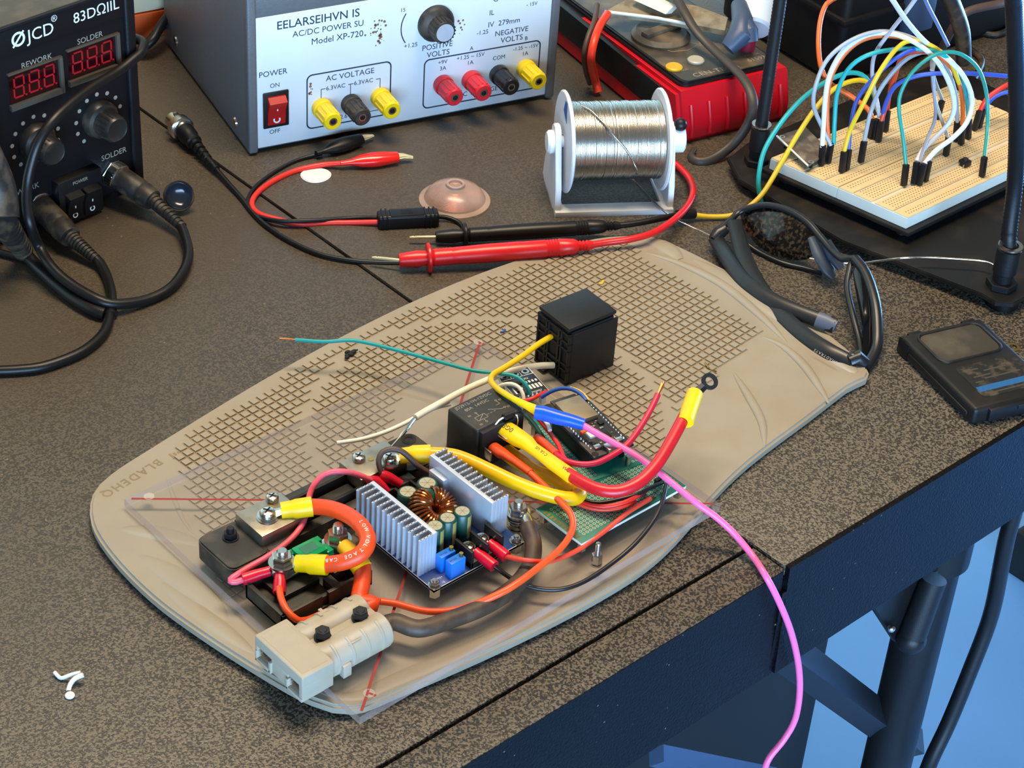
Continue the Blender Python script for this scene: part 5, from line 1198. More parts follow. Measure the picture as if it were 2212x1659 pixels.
# ------------------------------------------------------------------ small things on the bench
wk = thing('copper_wick_dispenser', 'translucent domed dispenser of copper braid on the bench', 'dispenser', W(982, 432, 0))
c = W(982, 436, 0)
m = MB(); m.lathe([(0, 0.2), (23.5, 0.2), (24.5, 1), (24.3, 2), (21, 3.2), (19.5, 6), (16.5, 9.5), (11, 12), (6.8, 13), (6.4, 14.6), (4.6, 14.6), (4.4, 13), (0, 12.8)], c, n=56); m.build('shell', 'wick_plastic', wk)
m = MB()
for k in range(13): m.lathe([(7.2+.5*math.cos(a)+k*.9, 3.0+(12-k)*.58+.5*math.sin(a)) for a in [2*PI*j/8 for j in range(8)]], c, n=44, closed=True)
m.build('copper_braid', 'copper', wk)
dc_ = W(680, 383, 0)
m = MB(); P = [(10.6*math.cos(a)*(1.0+.12*math.cos(a-.6)), 9.6*math.sin(a)) for a in [2*PI*k/40 for k in range(40)]]
m.prism(P, 0.2, 2.0, .6, 3, Mx=Matrix.Translation(dc_) @ RZ(-20)); tag(m.build('plastic_disc', 'white', angle=60), 'white egg-shaped plastic disc lying beside the red lead', 'disc')
lt = thing('shrink_scrap', 'curled white plastic scrap lying on the bench left of the board', 'scrap', W(150, 1480, 0))
wirepart('curl', PX([(118, 1452, 2), (128, 1463, 1.6), (137, 1464, 2), (155, 1457, 4), (174, 1453, 5.5)]), 1.0, 'white', lt)
wirepart('stem', PX([(180, 1458, 5.5), (163, 1465, 4), (152, 1478, 2.4), (148, 1492, 1.4)]), 1.25, 'white', lt)
m = MB(); p = W(151, 1502, 1); m.ball(p, 2.5, (1, 1, .55)); m.build('blob', 'white', lt)
for q, nm, lb, mm, rr in (((1300, 612, 9.3), 'wire_offcut', 'tiny yellow wire offcut on the grid behind the relay socket', 'yellowthin', .9), ((1087, 717, 9.3), 'wire_offcut', 'tiny blue wire offcut on the grid left of the relay socket', 'bluewire', .7)):
    a = W(*q); m = MB(); m.tube([a+V((-1.5, 1, 0)), a, a+V((2.4, 1.2, .2))], rr, 7); tag(m.build(nm, mm), lb, 'offcut')
a = W(760, 765, 9.2); m = MB(); random.seed(9)
for k in range(14): m.ball(a+V((random.gauss(0, 3.2), random.gauss(0, 1.6), random.uniform(.2, 1.4))), random.uniform(.7, 1.7), (1.3, .8, .7), 8)
tag(m.build('solder_crumb', 'deep'), 'dark crumbly blob stuck on the board beneath the teal wire', 'debris')
for q, r_ in ((((1523, 783), (1531, 795)), .6), (((1540, 800), (1548, 803)), .6)):
    a, b = W(*q[0], 9.4), W(*q[1], 9.4); m = MB(); m.cyl(a, b, r_, n=8); tag(m.build('lead_clipping', 'brass'), ['longer brass lead clipping by the ring terminal', 'shorter brass lead clipping by the ring terminal'][0 if q[0][0] == 1523 else 1], 'clipping')
# ================================================================== right-hand side of the bench
# ------------------------------------------------------------------ multimeter
mt = thing('multimeter', 'red and black handheld multimeter lying on the bench behind the solder spool', 'multimeter', (470, 290, 0))
Fm = frame((409.4, 217, 0), -12)
wm, lm_ = 98, 190
def yzprism(m, P, x0, x1, bev=0): return m.prism(P, x0, x1, bev, Mx=Matrix(((0, 0, 1, 0), (1, 0, 0, 0), (0, 1, 0, 0), (0, 0, 0, 1))))
m = MB(); yzprism(m, [(2, 0.6), (lm_, 0.6), (lm_, 34), (0, 41), (-4, 30), (-8, 16), (-8, 6), (-5, 1)], 0, wm, 3)
m.build('red_holster', 'meterred', mt, Mx=Fm)
m = MB()
for k in range(6):
    x = 10+k*15.6; m.tube([(x, -4.4, 31), (x+.4, -7.4, 20), (x+.8, -8.4, 14), (x+1, -8.4, 7)], 1.5, 8)
m.build('grip_ribs', 'meterred', mt, Mx=Fm)
m = MB(); m.prism(rrect(6, wm-6, 3, lm_-4, 7), 36, 44.5, 1.5); m.xf(Matrix(((1, 0, 0, 0), (0, 1, 0, 0), (0, -0.035, 1, 0.2), (0, 0, 0, 1)))); m.b0(-1.5, 8, 14, lm_, 14, 36, 2); m.build('black_body', 'black', mt, Mx=Fm)
TS = Matrix(((1, 0, 0, 0), (0, 1, 0, 0), (0, -0.035, 1, 0.2), (0, 0, 0, 1)))
m = MB(); m.prism(rrect(9, wm-9, 5, lm_-8, 6), 44.2, 45.0, .3); fc = m.build('face_plate', 'meterface', mt, Mx=Fm @ TS)
FTm = Fm @ TS @ TR(0, 0, 45.02)
m = MB(); m.text('CEN-TECH', 7.5, FTm @ TR(20, 8, 0), .04, .05, space=1.1); m.text('61593', 6.5, FTm @ TR(70, 12, 0), .04, .04); m.text('HOLD', 3.2, FTm @ TR(14, 20, 0), .03); m.text('RANGE', 3.2, FTm @ TR(31, 33.5, 0), .03); m.text('MAX 10A', 3.2, FTm @ TR(72, 20, 0), .03); m.text('A~', 5, FTm @ TR(30, 54, 0), .03); m.text('A=', 5, FTm @ TR(54, 52, 0), .03); m.text('V~  mV  Hz  %', 3.6, FTm @ TR(24, 62, 0), .03)
m.build('printed_lettering', 'print_grey', fc)
outline([(22, 60), (28, 50), (40, 47), (50, 51), (58, 46), (68, 52), (62, 62)], .6, FTm, 'printed_line', fc, 'print_grey')
outline([(46, 60), (58, 46.5)], .6, FTm, 'printed_line', fc, 'print_grey')
for q, mm in (((1456, 146), 'buttonyellow'), ((1503, 131), 'buttongrey')):
    c = W(*q, 44.5); m = MB(); m.lathe([(0, 0), (6.2, 0), (6.2, 1.4), (5.2, 2.2), (3.4, 2.0), (0, 1.9)], (c.x, c.y, 44), n=28); m.build('push_button', mm, mt)
c = W(1428, 72, 46); m = MB(); m.lathe([(0, 0), (22, 0), (22, 2), (19, 5), (0, 5)], (c.x, c.y, 43), n=44); m.box((c.x, c.y, 49), (36, 8, 5), 2); m.build('range_dial', 'meterface', mt)
c = W(1612, 106, 44); m = MB(); m.cyl((c.x, c.y, 42), (c.x, c.y, 54), 6.2, n=24, bev=.8); m.build('red_plug', mat('plug_red', '#8e1730', .4), mt)
tl = thing('steel_tool', 'worn steel tool with a pale edge lying across the multimeter', 'tool', W(1440, 40, 54))
a_ = [W(*q) for q in ((1306, 25, 56), (1355, 31, 56), (1420, 38, 56), (1480, 50, 56), (1566, 66, 55), (1572, 38, 57), (1505, 12, 60), (1440, 4, 61), (1400, -8, 61), (1345, 3, 59))]
m = MB(); lo = [m.bm.verts.new(p-V((0, 0, 4))) for p in a_]; hi = [m.bm.verts.new(p) for p in a_]; m.bm.faces.new(hi); m.bm.faces.new(list(reversed(lo)))
for k in range(len(a_)): m.bm.faces.new([lo[k], lo[(k+1) % len(a_)], hi[(k+1) % len(a_)], hi[k]])
m.build('blade', mat('grimy_steel', '#a99c84', .4, metal=.5, dirt='#5d4c33', dscale=90, damt=.6), tl, smooth=False)
m = MB(); m.tube(PX([(1306, 25, 57), (1355, 31, 57), (1420, 39, 57), (1482, 51, 57)]), 1.3, 8); m.build('pale_edge', 'silk', tl)
m = MB(); p = PX([(1380, -10, 64), (1452, 22, 62)]); m.tube(p, 9, 4, flat=.3, up=(0, 0, 1)); m.build('white_jaw', 'silk', tl, angle=20)
bt = thing('white_bottle', 'white plastic bottle leaning behind the multimeter plug', 'bottle', W(1640, 60, 45))
m = MB(); a, b = W(1622, 70, 56), W(1640, -40, 80); m.lathe([(0, 0), (13, 0), (15, 2), (15, 60), (0, 60)], a+V((10, 8, -4)), b-a, 30); m.build('body', 'bottle', bt)
cl = thing('blue_clamp', 'blue-grey plastic clamp gripping the multimeter end', 'clamp', W(1588, 95, 45))
m = MB(); m.tube(PX([(1596, 10, 70), (1604, 45, 66), (1598, 78, 60), (1572, 105, 52)]), [6, 8, 9, 6], 12); m.tube(PX([(1604, 45, 66), (1618, 70, 62), (1620, 90, 56)]), [7, 7, 6], 12); m.build('body', 'bluegrey', cl)
ld = thing('meter_lead', 'red and grey paired lead dropping over the multimeter left side', 'lead', W(1290, 160, 10))
wirepart('red_lead', PX([(1312, 30, 58), (1296, 55, 57), (1283, 90, 52), (1277, 125, 42), (1280, 150, 28), (1286, 175, 12), (1292, 200, 4)]), 3.1, mat('lead_red', '#e2391f', .4), ld, 12)
wirepart('grey_lead', PX([(1290, 10, 60), (1284, 45, 58), (1270, 80, 52), (1262, 115, 42), (1265, 150, 24), (1274, 180, 6)]), 2.0, 'brownwire', ld, 10)
t = thing('flat_cable', 'dark flat cable crossing the multimeter and curling onto the bench', 'cable', W(1560, 130, 50))
P = PX([(1452, -20, 70), (1478, 25, 66), (1500, 62, 60), (1532, 98, 54), (1570, 134, 51), (1604, 168, 50), (1622, 200, 46), (1627, 235, 38), (1615, 270, 26), (1590, 305, 14), (1555, 335, 6), (1522, 350, 3), (1500, 348, 3), (1492, 338, 3), (1498, 325, 3)])
m = MB(); m.tube(spline(P, 3), 3.8, 10, flat=.6); m.build('sheath', mat('flat_cable_rubber', '#3a332e', .5), t, angle=60)

# ------------------------------------------------------------------ helping-hand stand: plate, tray, two flexible arms
st_ = thing('helping_hands_stand', 'black helping-hands base plate with two flexible arms under the breadboards', 'stand', (500, 40, 0))
P = [W(1597, 388, 11), W(1820, 520, 11), W(2120, 634, 11), W(2150, 652, 11), W(2190, 655, 11)]
PL = [(p.x, p.y) for p in P]+[(640, -70), (660, 170), (440, 172), (412, 165)]
m = MB(); m.prism(PL, 7.5, 11, .6); m.build('base_plate', 'casebody', st_)
for c in (W(1628, 405, 4), W(2165, 665, 4)):
    m = MB(); m.cyl((c.x+8, c.y+6, 0), (c.x+8, c.y+6, 7.6), 11, n=26, bev=.8); m.build('foot', 'rubber', st_)
m = MB(); m.cyl((630, -50, 0), (630, -50, 7.6), 11, n=22); m.build('foot', 'rubber', st_); m = MB(); m.cyl((640, 150, 0), (640, 150, 7.6), 11, n=22); m.build('foot', 'rubber', st_)
def gooseneck(base, pts, r):
    b = V(base)
    m = MB(); m.hexa((b.x, b.y, 11), r*1.9, 5, bev=.5); m.lathe([(0, 16), (r*1.2, 16), (r*1.25, 22), (r*1.45, 23), (r*1.45, 40), (r*1.2, 41), (r, 42), (0, 42)], (b.x, b.y, 0), n=24); m.build('arm_socket', 'black', st_, angle=30)
    sp_ = spline(pts, 1.25); R = [r*(1.0 if (k//1) % 2 else .9) for k in range(len(sp_))]
    m = MB(); m.tube(sp_, R, 14); m.build('flexible_arm', 'black', st_, angle=80)
    m = MB(); m.lathe([(r, 0), (r*1.5, 0), (r*1.5, 1.2), (r, 1.2)], (b.x, b.y, 41.5), n=24, closed=True); m.build('collar_ring', 'steel', st_)
g1 = W(1634, 345, 14); gooseneck(g1, [V((g1.x, g1.y, z)) for z in (38, 80, 140, 200, 260, 320)], 4.6)
g2 = W(2164, 610, 14); gooseneck(g2, [V((g2.x, g2.y, 38))]+PX([(2180, 500, 50), (2192, 400, 82), (2197, 300, 120), (2197, 200, 158), (2194, 100, 196), (2190, 0, 234), (2187, -60, 256)]), 5.4)

NL, FL, FR, NR = W(1962, 470, 29), W(1665, 340, 29), W(2047, 185, 29), W(2316, 302, 29)
BL_, BW_ = 185.0, 111.0
def BB(u, v, z=29.0):
    a, b = u/BL_, v/BW_; p = NL.lerp(NR, a).lerp(FL.lerp(FR, a), b); return V((p.x, p.y, z))
tr = thing('breadboard_tray', 'black metal tray carrying the two breadboards', 'tray', BB(90, 50, 11))
m = MB(); m.prism([tuple(BB(*q)[:2]) for q in ((-4, -5), (BL_+4, -5), (BL_+4, BW_+5), (-4, BW_+5), )], 17.2, 19.9, .5)
m.build('plate', 'casebody', tr)
for q in ((8, 8), (BL_-8, 8), (8, BW_-8), (BL_-8, BW_-8)):
    c = BB(*q); m = MB(); m.cyl((c.x, c.y, 11), (c.x, c.y, 17.3), 4, n=14); m.build('standoff', 'black', tr)
def bbquad(m, u0, u1, v0, v1, z0, z1, bev=.4):
    m.prism([tuple(BB(*q)[:2]) for q in ((u0, v0), (u1, v0), (u1, v1), (u0, v1))], z0, z1, bev)
def breadboard(v0, v1, label):
    t = thing('breadboard', label, 'breadboard', BB(BL_/2, (v0+v1)/2, 20)); mid = (v0+v1)/2
    m = MB(); bbquad(m, 0, BL_, v0+.15, v1-.15, 20, 28.2, .3); m.build('base', 'bbside', t)
    m = MB()
    for a, b in ((v0+.3, v0+11.2), (v0+12.4, mid-1.3), (mid+1.3, v1-12.4), (v1-11.2, v1-.3)): bbquad(m, .3, BL_-.3, a, b, 28, 29, .3)
    m.build('contact_strip', 'breadboard', t)
    m = MB()
    rows = [v0+3.4, v0+5.9]+[mid-4-k*2.54 for k in range(5)]+[mid+4+k*2.54 for k in range(5)]+[v1-3.4, v1-5.9]
    for v in rows:
        for k in range(69):
            c = BB(5.5+k*2.54, v, 29.03); s_ = .42
            m.bm.faces.new([m.bm.verts.new(c+V(q)) for q in ((-s_, -s_, 0), (s_, -s_, 0), (s_, s_, 0), (-s_, s_, 0))])
    m.build('contact_holes', 'hole', t)
    return t
breadboard(0, BW_/2, 'cream breadboard with a blue-lit side, the nearer of the pair on the tray')
breadboard(BW_/2, BW_, 'cream breadboard carrying a small module, the farther of the pair on the tray')
bt_ = thing('push_switch', 'tiny black push button on the near breadboard', 'button', W(2083, 358, 29))
c = W(2083, 357, 29.1); m = MB(); m.box((c.x, c.y, 31.4), (6.5, 6.5, 3.6), .4); m.build('body', 'black', bt_); m = MB(); m.cyl((c.x, c.y, 33.2), (c.x, c.y, 34.6), 1.9, n=16); m.build('plunger', 'knob', bt_)
m = MB()
for dx in (-3.4, 3.4):
    for dy in (-2, 2): m.box((c.x+dx, c.y+dy, 30.4), (1.2, .8, 2.6), .1)
m.build('pins', 'steel', bt_)
md = thing('breadboard_module', 'small silvery module board standing on the far breadboard corner', 'circuit board', W(1725, 330, 30))
a_ = [W(*q) for q in ((1678, 294, 36), (1740, 274, 36), (1792, 325, 35), (1745, 358, 35))]
m = MB(); lo = [m.bm.verts.new(p-V((0, 0, 1.6))) for p in a_]; hi = [m.bm.verts.new(p) for p in a_]; m.bm.faces.new(hi); m.bm.faces.new(list(reversed(lo)))
for k in range(4): m.bm.faces.new([lo[k], lo[(k+1) % 4], hi[(k+1) % 4], hi[k]])
m.build('board', mat('module_board', '#5d5148', .4, dirt='#a39684', dscale=140, damt=.5), md, smooth=False)
m = MB(); m.tube([a_[0]+V((0, 0, .2)), a_[3]+V((0, 0, .2))], .7, 6); m.build('white_edge', 'silk', md)
m = MB()
for q in ((1690, 296), (1752, 350)): c = W(*q, 36); m.lathe([(1, 0), (2, 0), (2, .2), (1, .2)], (c.x, c.y, 36.1), n=14, closed=True)
m.build('pad_ring', 'tin', md)
for q in ((1700, 305), (1752, 347)):
    c = W(*q, 34); m = MB(); m.box((c.x, c.y, 31.5), (2.4, 2.4, 6)); m.build('pin_header', 'black', md)

# ------------------------------------------------------------------ jumper wires
def jumper(label, pts, r, m_, plugs, grp='jumper wires on the breadboards'):
    P = PX(pts); t = thing('jumper_wire', label, 'wire', P[0], None)
    wirepart('insulation', P, r, m_, t, 9, 3.5)
    for base, top in plugs:
        a = W(*base, 29.2); b = W(*top, 43); b = a+(b-a).normalized()*15
        d = (b-a).normalized(); x = V((1, 0, 0)); x = (x-d*x.dot(d)).normalized(); y = d.cross(x)
        Mx = Matrix(((x.x, y.x, d.x, a.x), (x.y, y.y, d.y, a.y), (x.z, y.z, d.z, a.z), (0, 0, 0, 1)))
        mb = MB(); mb.b0(-1.75, 1.75, -1.75, 1.75, .3, 15.5, .3, Mx=Mx); mb.b0(-.8, .8, -1.9, -1.6, 6, 11, .1, Mx=Mx); mb.build('plug', 'black', t)
    return t
jumper('grey jumper wire arching from the module to the right cluster', [(1795, 314, 43), (1776, 275, 55), (1757, 225, 75), (1765, 175, 92), (1790, 125, 107), (1840, 86, 117), (1900, 68, 121), (1960, 78, 118), (2005, 102, 112), (2042, 140, 96), (2062, 195, 75), (2067, 240, 56), (2068, 262, 45)], 1.5, 'greywire', [((1788, 352), (1795, 312)), ((2064, 305), (2068, 266))])
jumper('white jumper wire arching high and curling back to the front of the near breadboard', [(1776, 318, 43), (1779, 270, 58), (1783, 210, 78), (1793, 160, 94), (1822, 110, 109), (1870, 77, 118), (1920, 72, 120), (1965, 86, 118), (2005, 112, 112), (2035, 148, 99), (2056, 195, 82), (2061, 235, 67), (2048, 268, 54), (2022, 296, 47), (1995, 322, 44), (1980, 350, 43)], 1.75, 'jumperwhite', [((1774, 357), (1777, 318)), ((1974, 398), (1980, 354))])
jumper('orange jumper wire beside the white arch', [(1791, 312, 43), (1787, 260, 58), (1790, 190, 80), (1809, 138, 97), (1848, 95, 112), (1895, 78, 117), (1950, 82, 116), (2000, 105, 112), (2050, 140, 98), (2075, 190, 78), (2080, 240, 58), (2078, 270, 44)], 1.55, 'jumperorange', [((2076, 312), (2079, 274))])
jumper('teal jumper wire from the module arch to the right', [(1801, 312, 43), (1803, 260, 58), (1809, 200, 78), (1832, 150, 96), (1872, 120, 107), (1930, 107, 110), (1990, 106, 112), (2040, 120, 108), (2075, 160, 90), (2088, 210, 72), (2092, 255, 46)], 1.55, 'tealwire', [((2091, 300), (2093, 262))])
jumper('yellow jumper wire rising steeply from the near-left plugs', [(1823, 330, 43), (1837, 280, 60), (1867, 220, 82), (1902, 152, 104), (1938, 104, 114), (1968, 88, 117), (2010, 98, 114), (2050, 130, 104), (2072, 180, 84)], 1.6, 'yellowthin', [((1818, 372), (1823, 332))])
jumper('blue jumper wire from the near-left plugs', [(1833, 326, 43), (1838, 270, 60), (1852, 215, 78), (1890, 166, 95), (1938, 124, 108), (1985, 104, 112), (2030, 112, 110)], 1.5, 'jumperblue', [((1828, 367), (1833, 328))])
jumper('grey jumper wire from the single plug beside the yellow one', [(1866, 308, 43), (1880, 245, 60), (1902, 192, 80), (1948, 136, 99), (1992, 113, 108), (2035, 118, 108)], 1.5, 'greywire', [((1859, 351), (1866, 310))])
jumper('orange-red jumper wire from the middle plug cluster', [(1903, 265, 43), (1917, 220, 58), (1934, 165, 80), (1946, 128, 97), (1975, 112, 108), (2020, 112, 109)], 1.6, mat('jumper_orangered', '#cc4526', .42), [((1897, 306), (1903, 267))])
jumper('red jumper wire from the middle plug cluster', [(1917, 240, 43), (1922, 200, 60), (1932, 160, 78), (1960, 122, 98), (1990, 109, 106), (2020, 106, 109)], 1.5, 'redwire', [((1912, 284), (1917, 243))])
jumper('long teal jumper wire arching over the near breadboard', [(1957, 358, 43), (1951, 300, 60), (1942, 240, 76), (1946, 200, 88), (1972, 155, 102), (2012, 122, 111), (2050, 112, 113), (2085, 122, 108), (2115, 152, 95), (2131, 205, 74), (2133, 270, 55), (2126, 342, 43)], 1.35, mat('jumper_green', '#1f8a7c', .42), [((1952, 401), (1957, 360)), ((2121, 381), (2126, 344))])
jumper('thick white jumper wire sweeping down from the top edge to the front plugs', [(1900, -40, 190), (1928, 0, 172), (1962, 50, 140), (2000, 92, 116), (2035, 118, 108), (2072, 152, 98), (2094, 190, 84), (2100, 225, 72), (2088, 265, 60), (2058, 298, 51), (2022, 325, 47), (1996, 355, 43)], 1.75, 'jumperwhite', [((1985, 400), (1995, 358))])
jumper('pale grey jumper wire crossing the arches from the top', [(1990, -20, 170), (1960, 22, 150), (1925, 66, 125), (1892, 112, 104), (1884, 150, 88), (1888, 190, 70), (1896, 232, 54), (1899, 252, 45)], 1.4, mat('jumper_pale', '#b9b7be', .42), [((1880, 298), (1886, 262))])
jumper('slate blue jumper wire falling from the top edge', [(1985, -40, 180), (2001, 5, 160), (2025, 52, 135), (2048, 98, 112)], 1.3, mat('jumper_slate', '#5a6fa0', .42), [])
jumper('blue jumper wire running right behind the flexible arm', [(1906, 262, 43), (1912, 228, 56), (1935, 185, 74), (1985, 163, 84), (2050, 158, 86), (2120, 160, 82), (2190, 166, 74), (2260, 175, 60)], 1.55, 'jumperblue', [])
jumper('red jumper wire running right behind the flexible arm', [(2117, 240, 43), (2130, 215, 52), (2155, 195, 58), (2190, 177, 62), (2250, 155, 66)], 1.7, 'redwire', [((2104, 281), (2115, 244))])
jumper('short blue jumper wire beside the red one at the right', [(2124, 236, 44), (2150, 208, 50), (2190, 195, 54), (2250, 185, 58)], 1.5, 'jumperblue', [((2114, 276), (2124, 238))])
jumper('orange jumper wire looping in from the top edge', [(1812, -8, 110), (1786, 8, 104), (1772, 45, 96), (1768, 100, 84), (1775, 150, 72), (1795, 182, 62), (1835, 206, 54), (1875, 236, 48), (1884, 258, 44)], 1.8, 'jumperorange', [((1888, 300), (1893, 262))])
jumper('pale wire with a plug standing on the far breadboard', [(2036, 218, 43), (2020, 175, 62), (2012, 140, 80), (2018, 112, 96)], 1.2, 'greywire', [((2025, 256), (2034, 222))])
jumper('thin grey jumper wire dropping to the front plug pair', [(1985, 352, 43), (2003, 300, 50), (2020, 255, 58), (2018, 200, 72), (2012, 150, 88)], 1.2, mat('jumper_thin_grey', '#8d8f9e', .42), [((1998, 391), (2006, 353))])
jumper('tan jumper wire dropping behind the white arch', [(2048, 298, 44), (2035, 262, 52), (2020, 215, 66), (2014, 160, 84), (2022, 122, 98)], 1.2, mat('jumper_tan', '#a8957c', .42), [((2043, 336), (2049, 300))])
tw = thing('long_teal_wire', 'long teal wire falling off the breadboards beside the flexible arm', 'wire', W(1640, 440, 10))
wirepart('insulation', PX([(1647, 446, 4), (1640, 415, 14), (1639, 380, 24), (1650, 328, 36), (1680, 275, 48), (1720, 226, 58), (1760, 192, 64), (1805, 166, 68), (1842, 157, 68), (1870, 168, 64), (1888, 205, 52), (1893, 235, 45)]), 1.7, 'tealwire', tw)
tw = thing('long_yellow_wire', 'long yellow wire from the black probe sleeve up over the breadboards', 'wire', W(1560, 468, 4))
wirepart('insulation', PX([(1496, 464, 6), (1530, 468, 4), (1570, 467, 4), (1598, 460, 7), (1625, 441, 12), (1652, 412, 18), (1690, 348, 30), (1725, 288, 42), (1765, 230, 54), (1802, 192, 62), (1845, 174, 64), (1875, 178, 61), (1890, 205, 53), (1897, 240, 45)]), 1.75, 'yellowthin', tw)

# ------------------------------------------------------------------ sunglasses
sg = thing('sunglasses', 'black wraparound sunglasses with folded temples lying across the board corner', 'sunglasses', W(1700, 600, 8))
def shell(q, th, nm, mm, par=sg, bulge=0):
    P = PX(q); c = sum(P, V((0, 0, 0)))/len(P); n = V((0, 0, 0))
    for i in range(len(P)): n += (P[i]-c).cross(P[(i+1) % len(P)]-c)
    n.normalize(); n = n if n.dot(CAM-c) > 0 else -n
    m = MB(); k = len(P); rings = []
    for f_ in (1.0, .8, .55, .28): rings.append([c+(p-c)*f_+n*bulge*(1-f_*f_) for p in P])
    for off, flip in ((V((0, 0, 0)), False), (-n*th, True)):
        vs = [[m.bm.verts.new(p+off) for p in r_] for r_ in rings]; cv = m.bm.verts.new(c+n*bulge+off)
        for a, b in zip(vs[:-1], vs[1:]):
            for i in range(k): m.bm.faces.new([a[i], a[(i+1) % k], b[(i+1) % k], b[i]])
        for i in range(k): m.bm.faces.new([vs[-1][i], vs[-1][(i+1) % k], cv])
        if not flip: top = vs[0]
        else:
            for i in range(k): m.bm.faces.new([top[i], top[(i+1) % k], vs[0][(i+1) % k], vs[0][i]])
    return m.build(nm, mm, par, angle=60)
L1 = [(1598, 462, 14), (1618, 449, 20), (1650, 446, 25), (1690, 455, 29), (1728, 472, 30), (1756, 496, 28), (1770, 522, 23), (1764, 546, 16), (1740, 560, 10), (1705, 562, 6), (1668, 551, 5), (1635, 530, 6), (1610, 498, 9)]
shell(L1, 1.6, 'lens', 'lens', bulge=5)
L2 = [(1838, 568, 27), (1856, 566, 29), (1872, 600, 27), (1886, 650, 21), (1892, 700, 14), (1890, 745, 8), (1876, 785, 4), (1862, 780, 5), (1864, 740, 8), (1860, 695, 13), (1850, 640, 19)]
shell(L2, 1.6, 'lens', 'lens_clean', bulge=2.5)
def gtube(q, r, nm, mm='gframe', flat=.4, up=(0, 0, 1), n=10): return MB().tube(spline(PX(q), 3), r, n, flat=flat, up=up).build(nm, mm, sg, angle=60)
m = MB()
m.tube(spline(PX([(1545, 512, 10), (1560, 492, 13), (1580, 474, 15), (1600, 456, 18), (1650, 443, 27), (1700, 453, 31), (1742, 478, 31), (1772, 512, 28), (1796, 540, 26), (1820, 560, 27), (1846, 558, 30), (1870, 590, 28), (1890, 650, 22), (1896, 710, 14), (1892, 755, 8), (1872, 796, 4)]), 3), 2.3, 10, flat=.8)
m.tube(spline(PX([(1846, 558, 30), (1870, 590, 28), (1890, 650, 22), (1896, 710, 14), (1892, 755, 8), (1868, 798, 4)]), 3), 3.6, 10, flat=.8)
m.build('top_rim', 'gframe', sg, angle=60)
m = MB(); m.tube(spline(PX([(1604, 520, 5), (1640, 545, 3), (1690, 568, 3), (1740, 580, 3), (1775, 590, 4)]), 3), 1.8, 8); m.build('lower_rim', 'gframe', sg, angle=60)
m = MB(); m.tube(spline(PX([(1838, 570, 26), (1830, 620, 19), (1842, 680, 13), (1856, 735, 7), (1862, 775, 4)]), 3), 2.2, 8); m.build('lower_rim', 'gframe', sg, angle=60)
m = MB(); m.tube(PX([(1752, 512, 26), (1768, 545, 19), (1790, 585, 12), (1800, 600, 8)]), [3, 5.6, 5.4, 2.5], 10, flat=.5); m.tube(PX([(1784, 522, 26), (1800, 552, 20), (1818, 580, 14)]), [4, 5.2, 3.5], 10, flat=.6); m.build('nose_pad', mat('nose_rubber', '#2f3740', .45), sg, angle=60)
ta = gtube([(1546, 514, 10), (1558, 535, 10), (1578, 568, 11), (1606, 605, 11.5), (1640, 632, 12), (1680, 655, 12.5), (1720, 673, 13), (1765, 690, 13.5), (1803, 704, 13.5)], 5.2, 'temple', flat=.32, up=(-.5, -.55, .67))
m = MB(); m.tube(PX([(1764, 690, 13.6), (1785, 697, 13.7), (1806, 705, 13.6)]), [5.4, 5.2, 3.8], 10, flat=.38, up=(-.5, -.55, .67)); m.build('temple_tip', mat('tip_rubber', '#4a5160', .45), ta, angle=60)
tb_ = gtube([(1586, 478, 16), (1596, 515, 14), (1610, 560, 12), (1632, 605, 10), (1662, 650, 9.6), (1700, 692, 9.8), (1745, 730, 10.5), (1795, 762, 11), (1840, 786, 9)], 5.4, 'temple', flat=.32, up=(-.5, -.55, .67))
a, b = W(1762, 752, 13.2), W(1816, 783, 13); d = (b-a).normalized(); n_ = V((-.45, -.5, .74)); n_ = (n_-d*n_.dot(d)).normalized(); y_ = n_.cross(d)
m = MB(); Mx = Matrix(((d.x, y_.x, n_.x, a.x), (d.y, y_.y, n_.y, a.y), (d.z, y_.z, n_.z, a.z), (0, 0, 0, 1)))
m.text('SHADYRAYS', 2.6, Mx @ TR(18, -1.0, 1.2) @ RZ(180), .05, space=1.3); m.build('lettering', 'print_grey', tb_)
m = MB(); m.ball(W(1843, 768, 13), 3.4, (1, 1, .7)); m.tube(PX([(1835, 780, 10), (1852, 772, 12), (1868, 785, 8)]), [4, 5, 4], 10); m.build('hinge', 'gframe', sg)
m = MB(); m.tube(PX([(1540, 518, 9), (1552, 504, 12), (1566, 494, 14)]), [3.5, 4.6, 4], 10); m.build('hinge', 'gframe', sg)

# ------------------------------------------------------------------ black plastic case at the right edge
pc = thing('plastic_case', 'dusty black plastic case with a blue striped label at the bench corner', 'case', (350, -100, 1.2))
Fc_ = frame((313.3, -131, 1.2), -17.3)
m = MB(); m.b0(0, 60, 0, 81, 0, 12.5, 3, 3); m.build('shell', 'casebody', pc, Mx=Fc_)
m = MB(); m.b0(-1, 3.5, 6, 70, 2, 7, 1.5); m.build("side_rail", "black", pc, Mx=Fc_)
m = MB(); m.b0(-.8, 2, 70, 81.5, 0, 12, 2.2); m.b0(6, 16, 79, 83, 3, 12, 1.5); m.b0(46, 56, 79, 83, 3, 12, 1.5); m.build('side_rail', 'black', pc, Mx=Fc_)
m = MB(); Q = rrect(8, 54, 46, 77, 6); m.tube([V((x, y, 12.6)) for x, y in Q], 1.0, 8, closed=True, up=(0, 0, 1)); m.build('raised_rim', 'casebody', pc, Mx=Fc_)
m = MB(); m.prism(rrect(9, 53, 47, 76, 5.5), 12.3, 12.8, .2); m.build('clip_panel', 'stationtop', pc, Mx=Fc_)
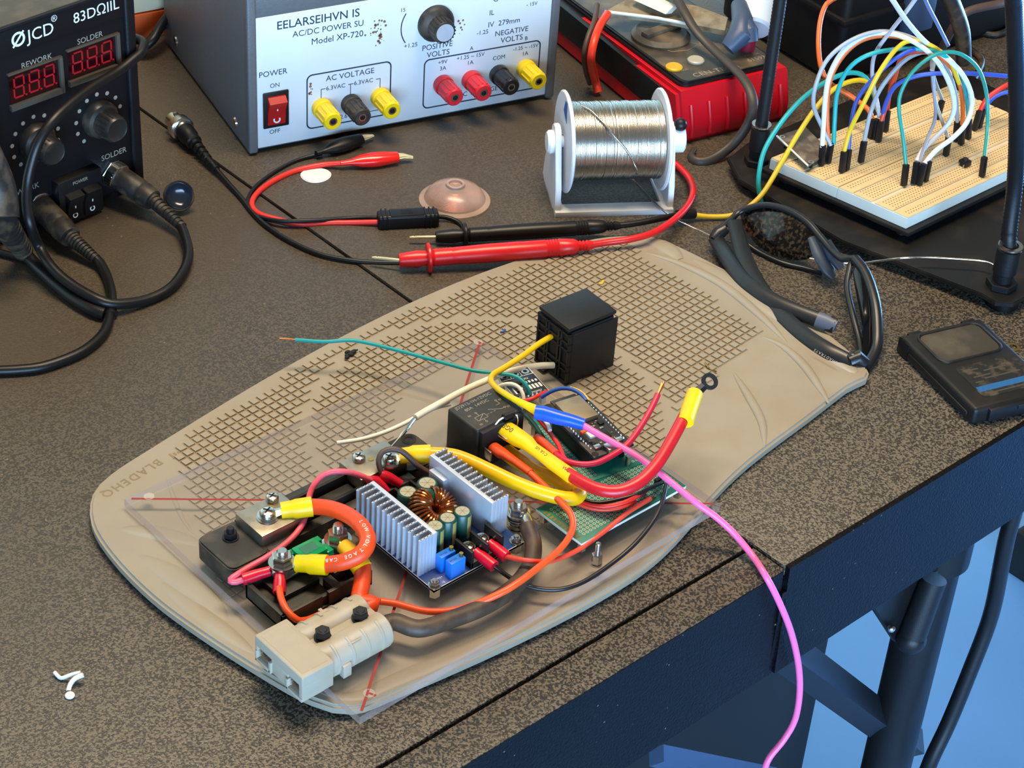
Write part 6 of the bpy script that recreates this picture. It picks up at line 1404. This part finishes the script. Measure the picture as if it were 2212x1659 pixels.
m = MB(); m.prism(rrect(12, 56, 8, 40, 3), 12.4, 12.75, .1); lb_ = m.build('label', mat('dark_label', '#161514', .45, dirt='#6a5c48', dscale=200, damt=.5), pc, Mx=Fc_)
m = MB(); m.b0(13, 55.5, 13.5, 18.5, 12.7, 12.82); m.build('blue_stripe', 'bluestripe', lb_, Mx=Fc_)
m = MB()
for k, (x0, x1, y) in enumerate(((18, 26, 34), (28, 44, 31), (18, 30, 27), (24, 50, 24), (16, 22, 22), (20, 44, 10.5))): m.b0(x0, x1, y, y+1.1, 12.7, 12.8)
m.build('faded_print', 'bezel', lb_, Mx=Fc_)
m = MB(); m.b0(10, 40, -2.5, 2, 2, 11, 1.2); m.b0(42, 60, -4, 2, 1, 12, 1.5); m.b0(30, 58, -3.2, 0, 7, 10, .5); m.build('end_clip', 'black', pc, Mx=Fc_)
m = MB(); m.lathe([(2.5, 0), (4.2, 0), (4.2, 1.2), (2.5, 1.2)], (62, 48, 10), n=18, closed=True); m.build('key_ring', 'brass', pc, Mx=Fc_)

# ------------------------------------------------------------------ dark clutter at the back right
c = W(1800, 190, 0)
tc_ = thing('tool_case', 'black tool case behind the breadboards', 'tool case', (c.x+150, c.y+150, 1.2))
Fk = frame((c.x, c.y, 1.2), -6)
m = MB(); m.b0(0, 330, 0, 135, 0, 105, 8, 3); m.b0(-3, 333, -3, 138, 50, 56, 2); m.build('body', 'black', tc_, Mx=Fk)
for x in (60, 230): m = MB(); m.b0(x, x+30, -8, 0, 30, 62, 2); m.build('latch', 'bluegrey', tc_, Mx=Fk)
c = W(1738, 10, 0)
rl = thing('black_jar', 'black round jar with a blue-grey rim behind the multimeter', 'jar', (c.x+25, c.y+40, 1.2))
m = MB(); m.lathe([(0, 0), (28, 0), (29, 2), (29, 12), (27, 14), (26, 90), (0, 90)], (c.x+22, c.y+45, 1.2), n=36); m.build('body', 'rubber', rl)
for k, (q, r_, lb_) in enumerate((([(2260, -10, 60), (2160, 8, 70), (2090, 25, 70), (2062, 55, 60), (2040, 95, 40), (2020, 140, 16)], 3.2, 'brown-black cable arching behind the breadboards'), ([(2240, 40, 4), (2190, 60, 4), (2150, 75, 4), (2110, 70, 4), (2085, 95, 4), (2120, 130, 4), (2100, 180, 4)], 2.6, 'grey-brown cable coiled behind the breadboards'), ([(2040, -30, 120), (2062, 20, 100), (2078, 70, 80), (2082, 130, 50)], 6, 'thick dark cable hanging behind the jumper wires'))):
    t = thing('dark_cable', lb_, 'cable', W(*q[0])); wirepart('sheath', PX(q), r_, ['brownwire', 'rubberdust', 'rubberdust'][k], t, 10)
bpy.context.view_layer.update()
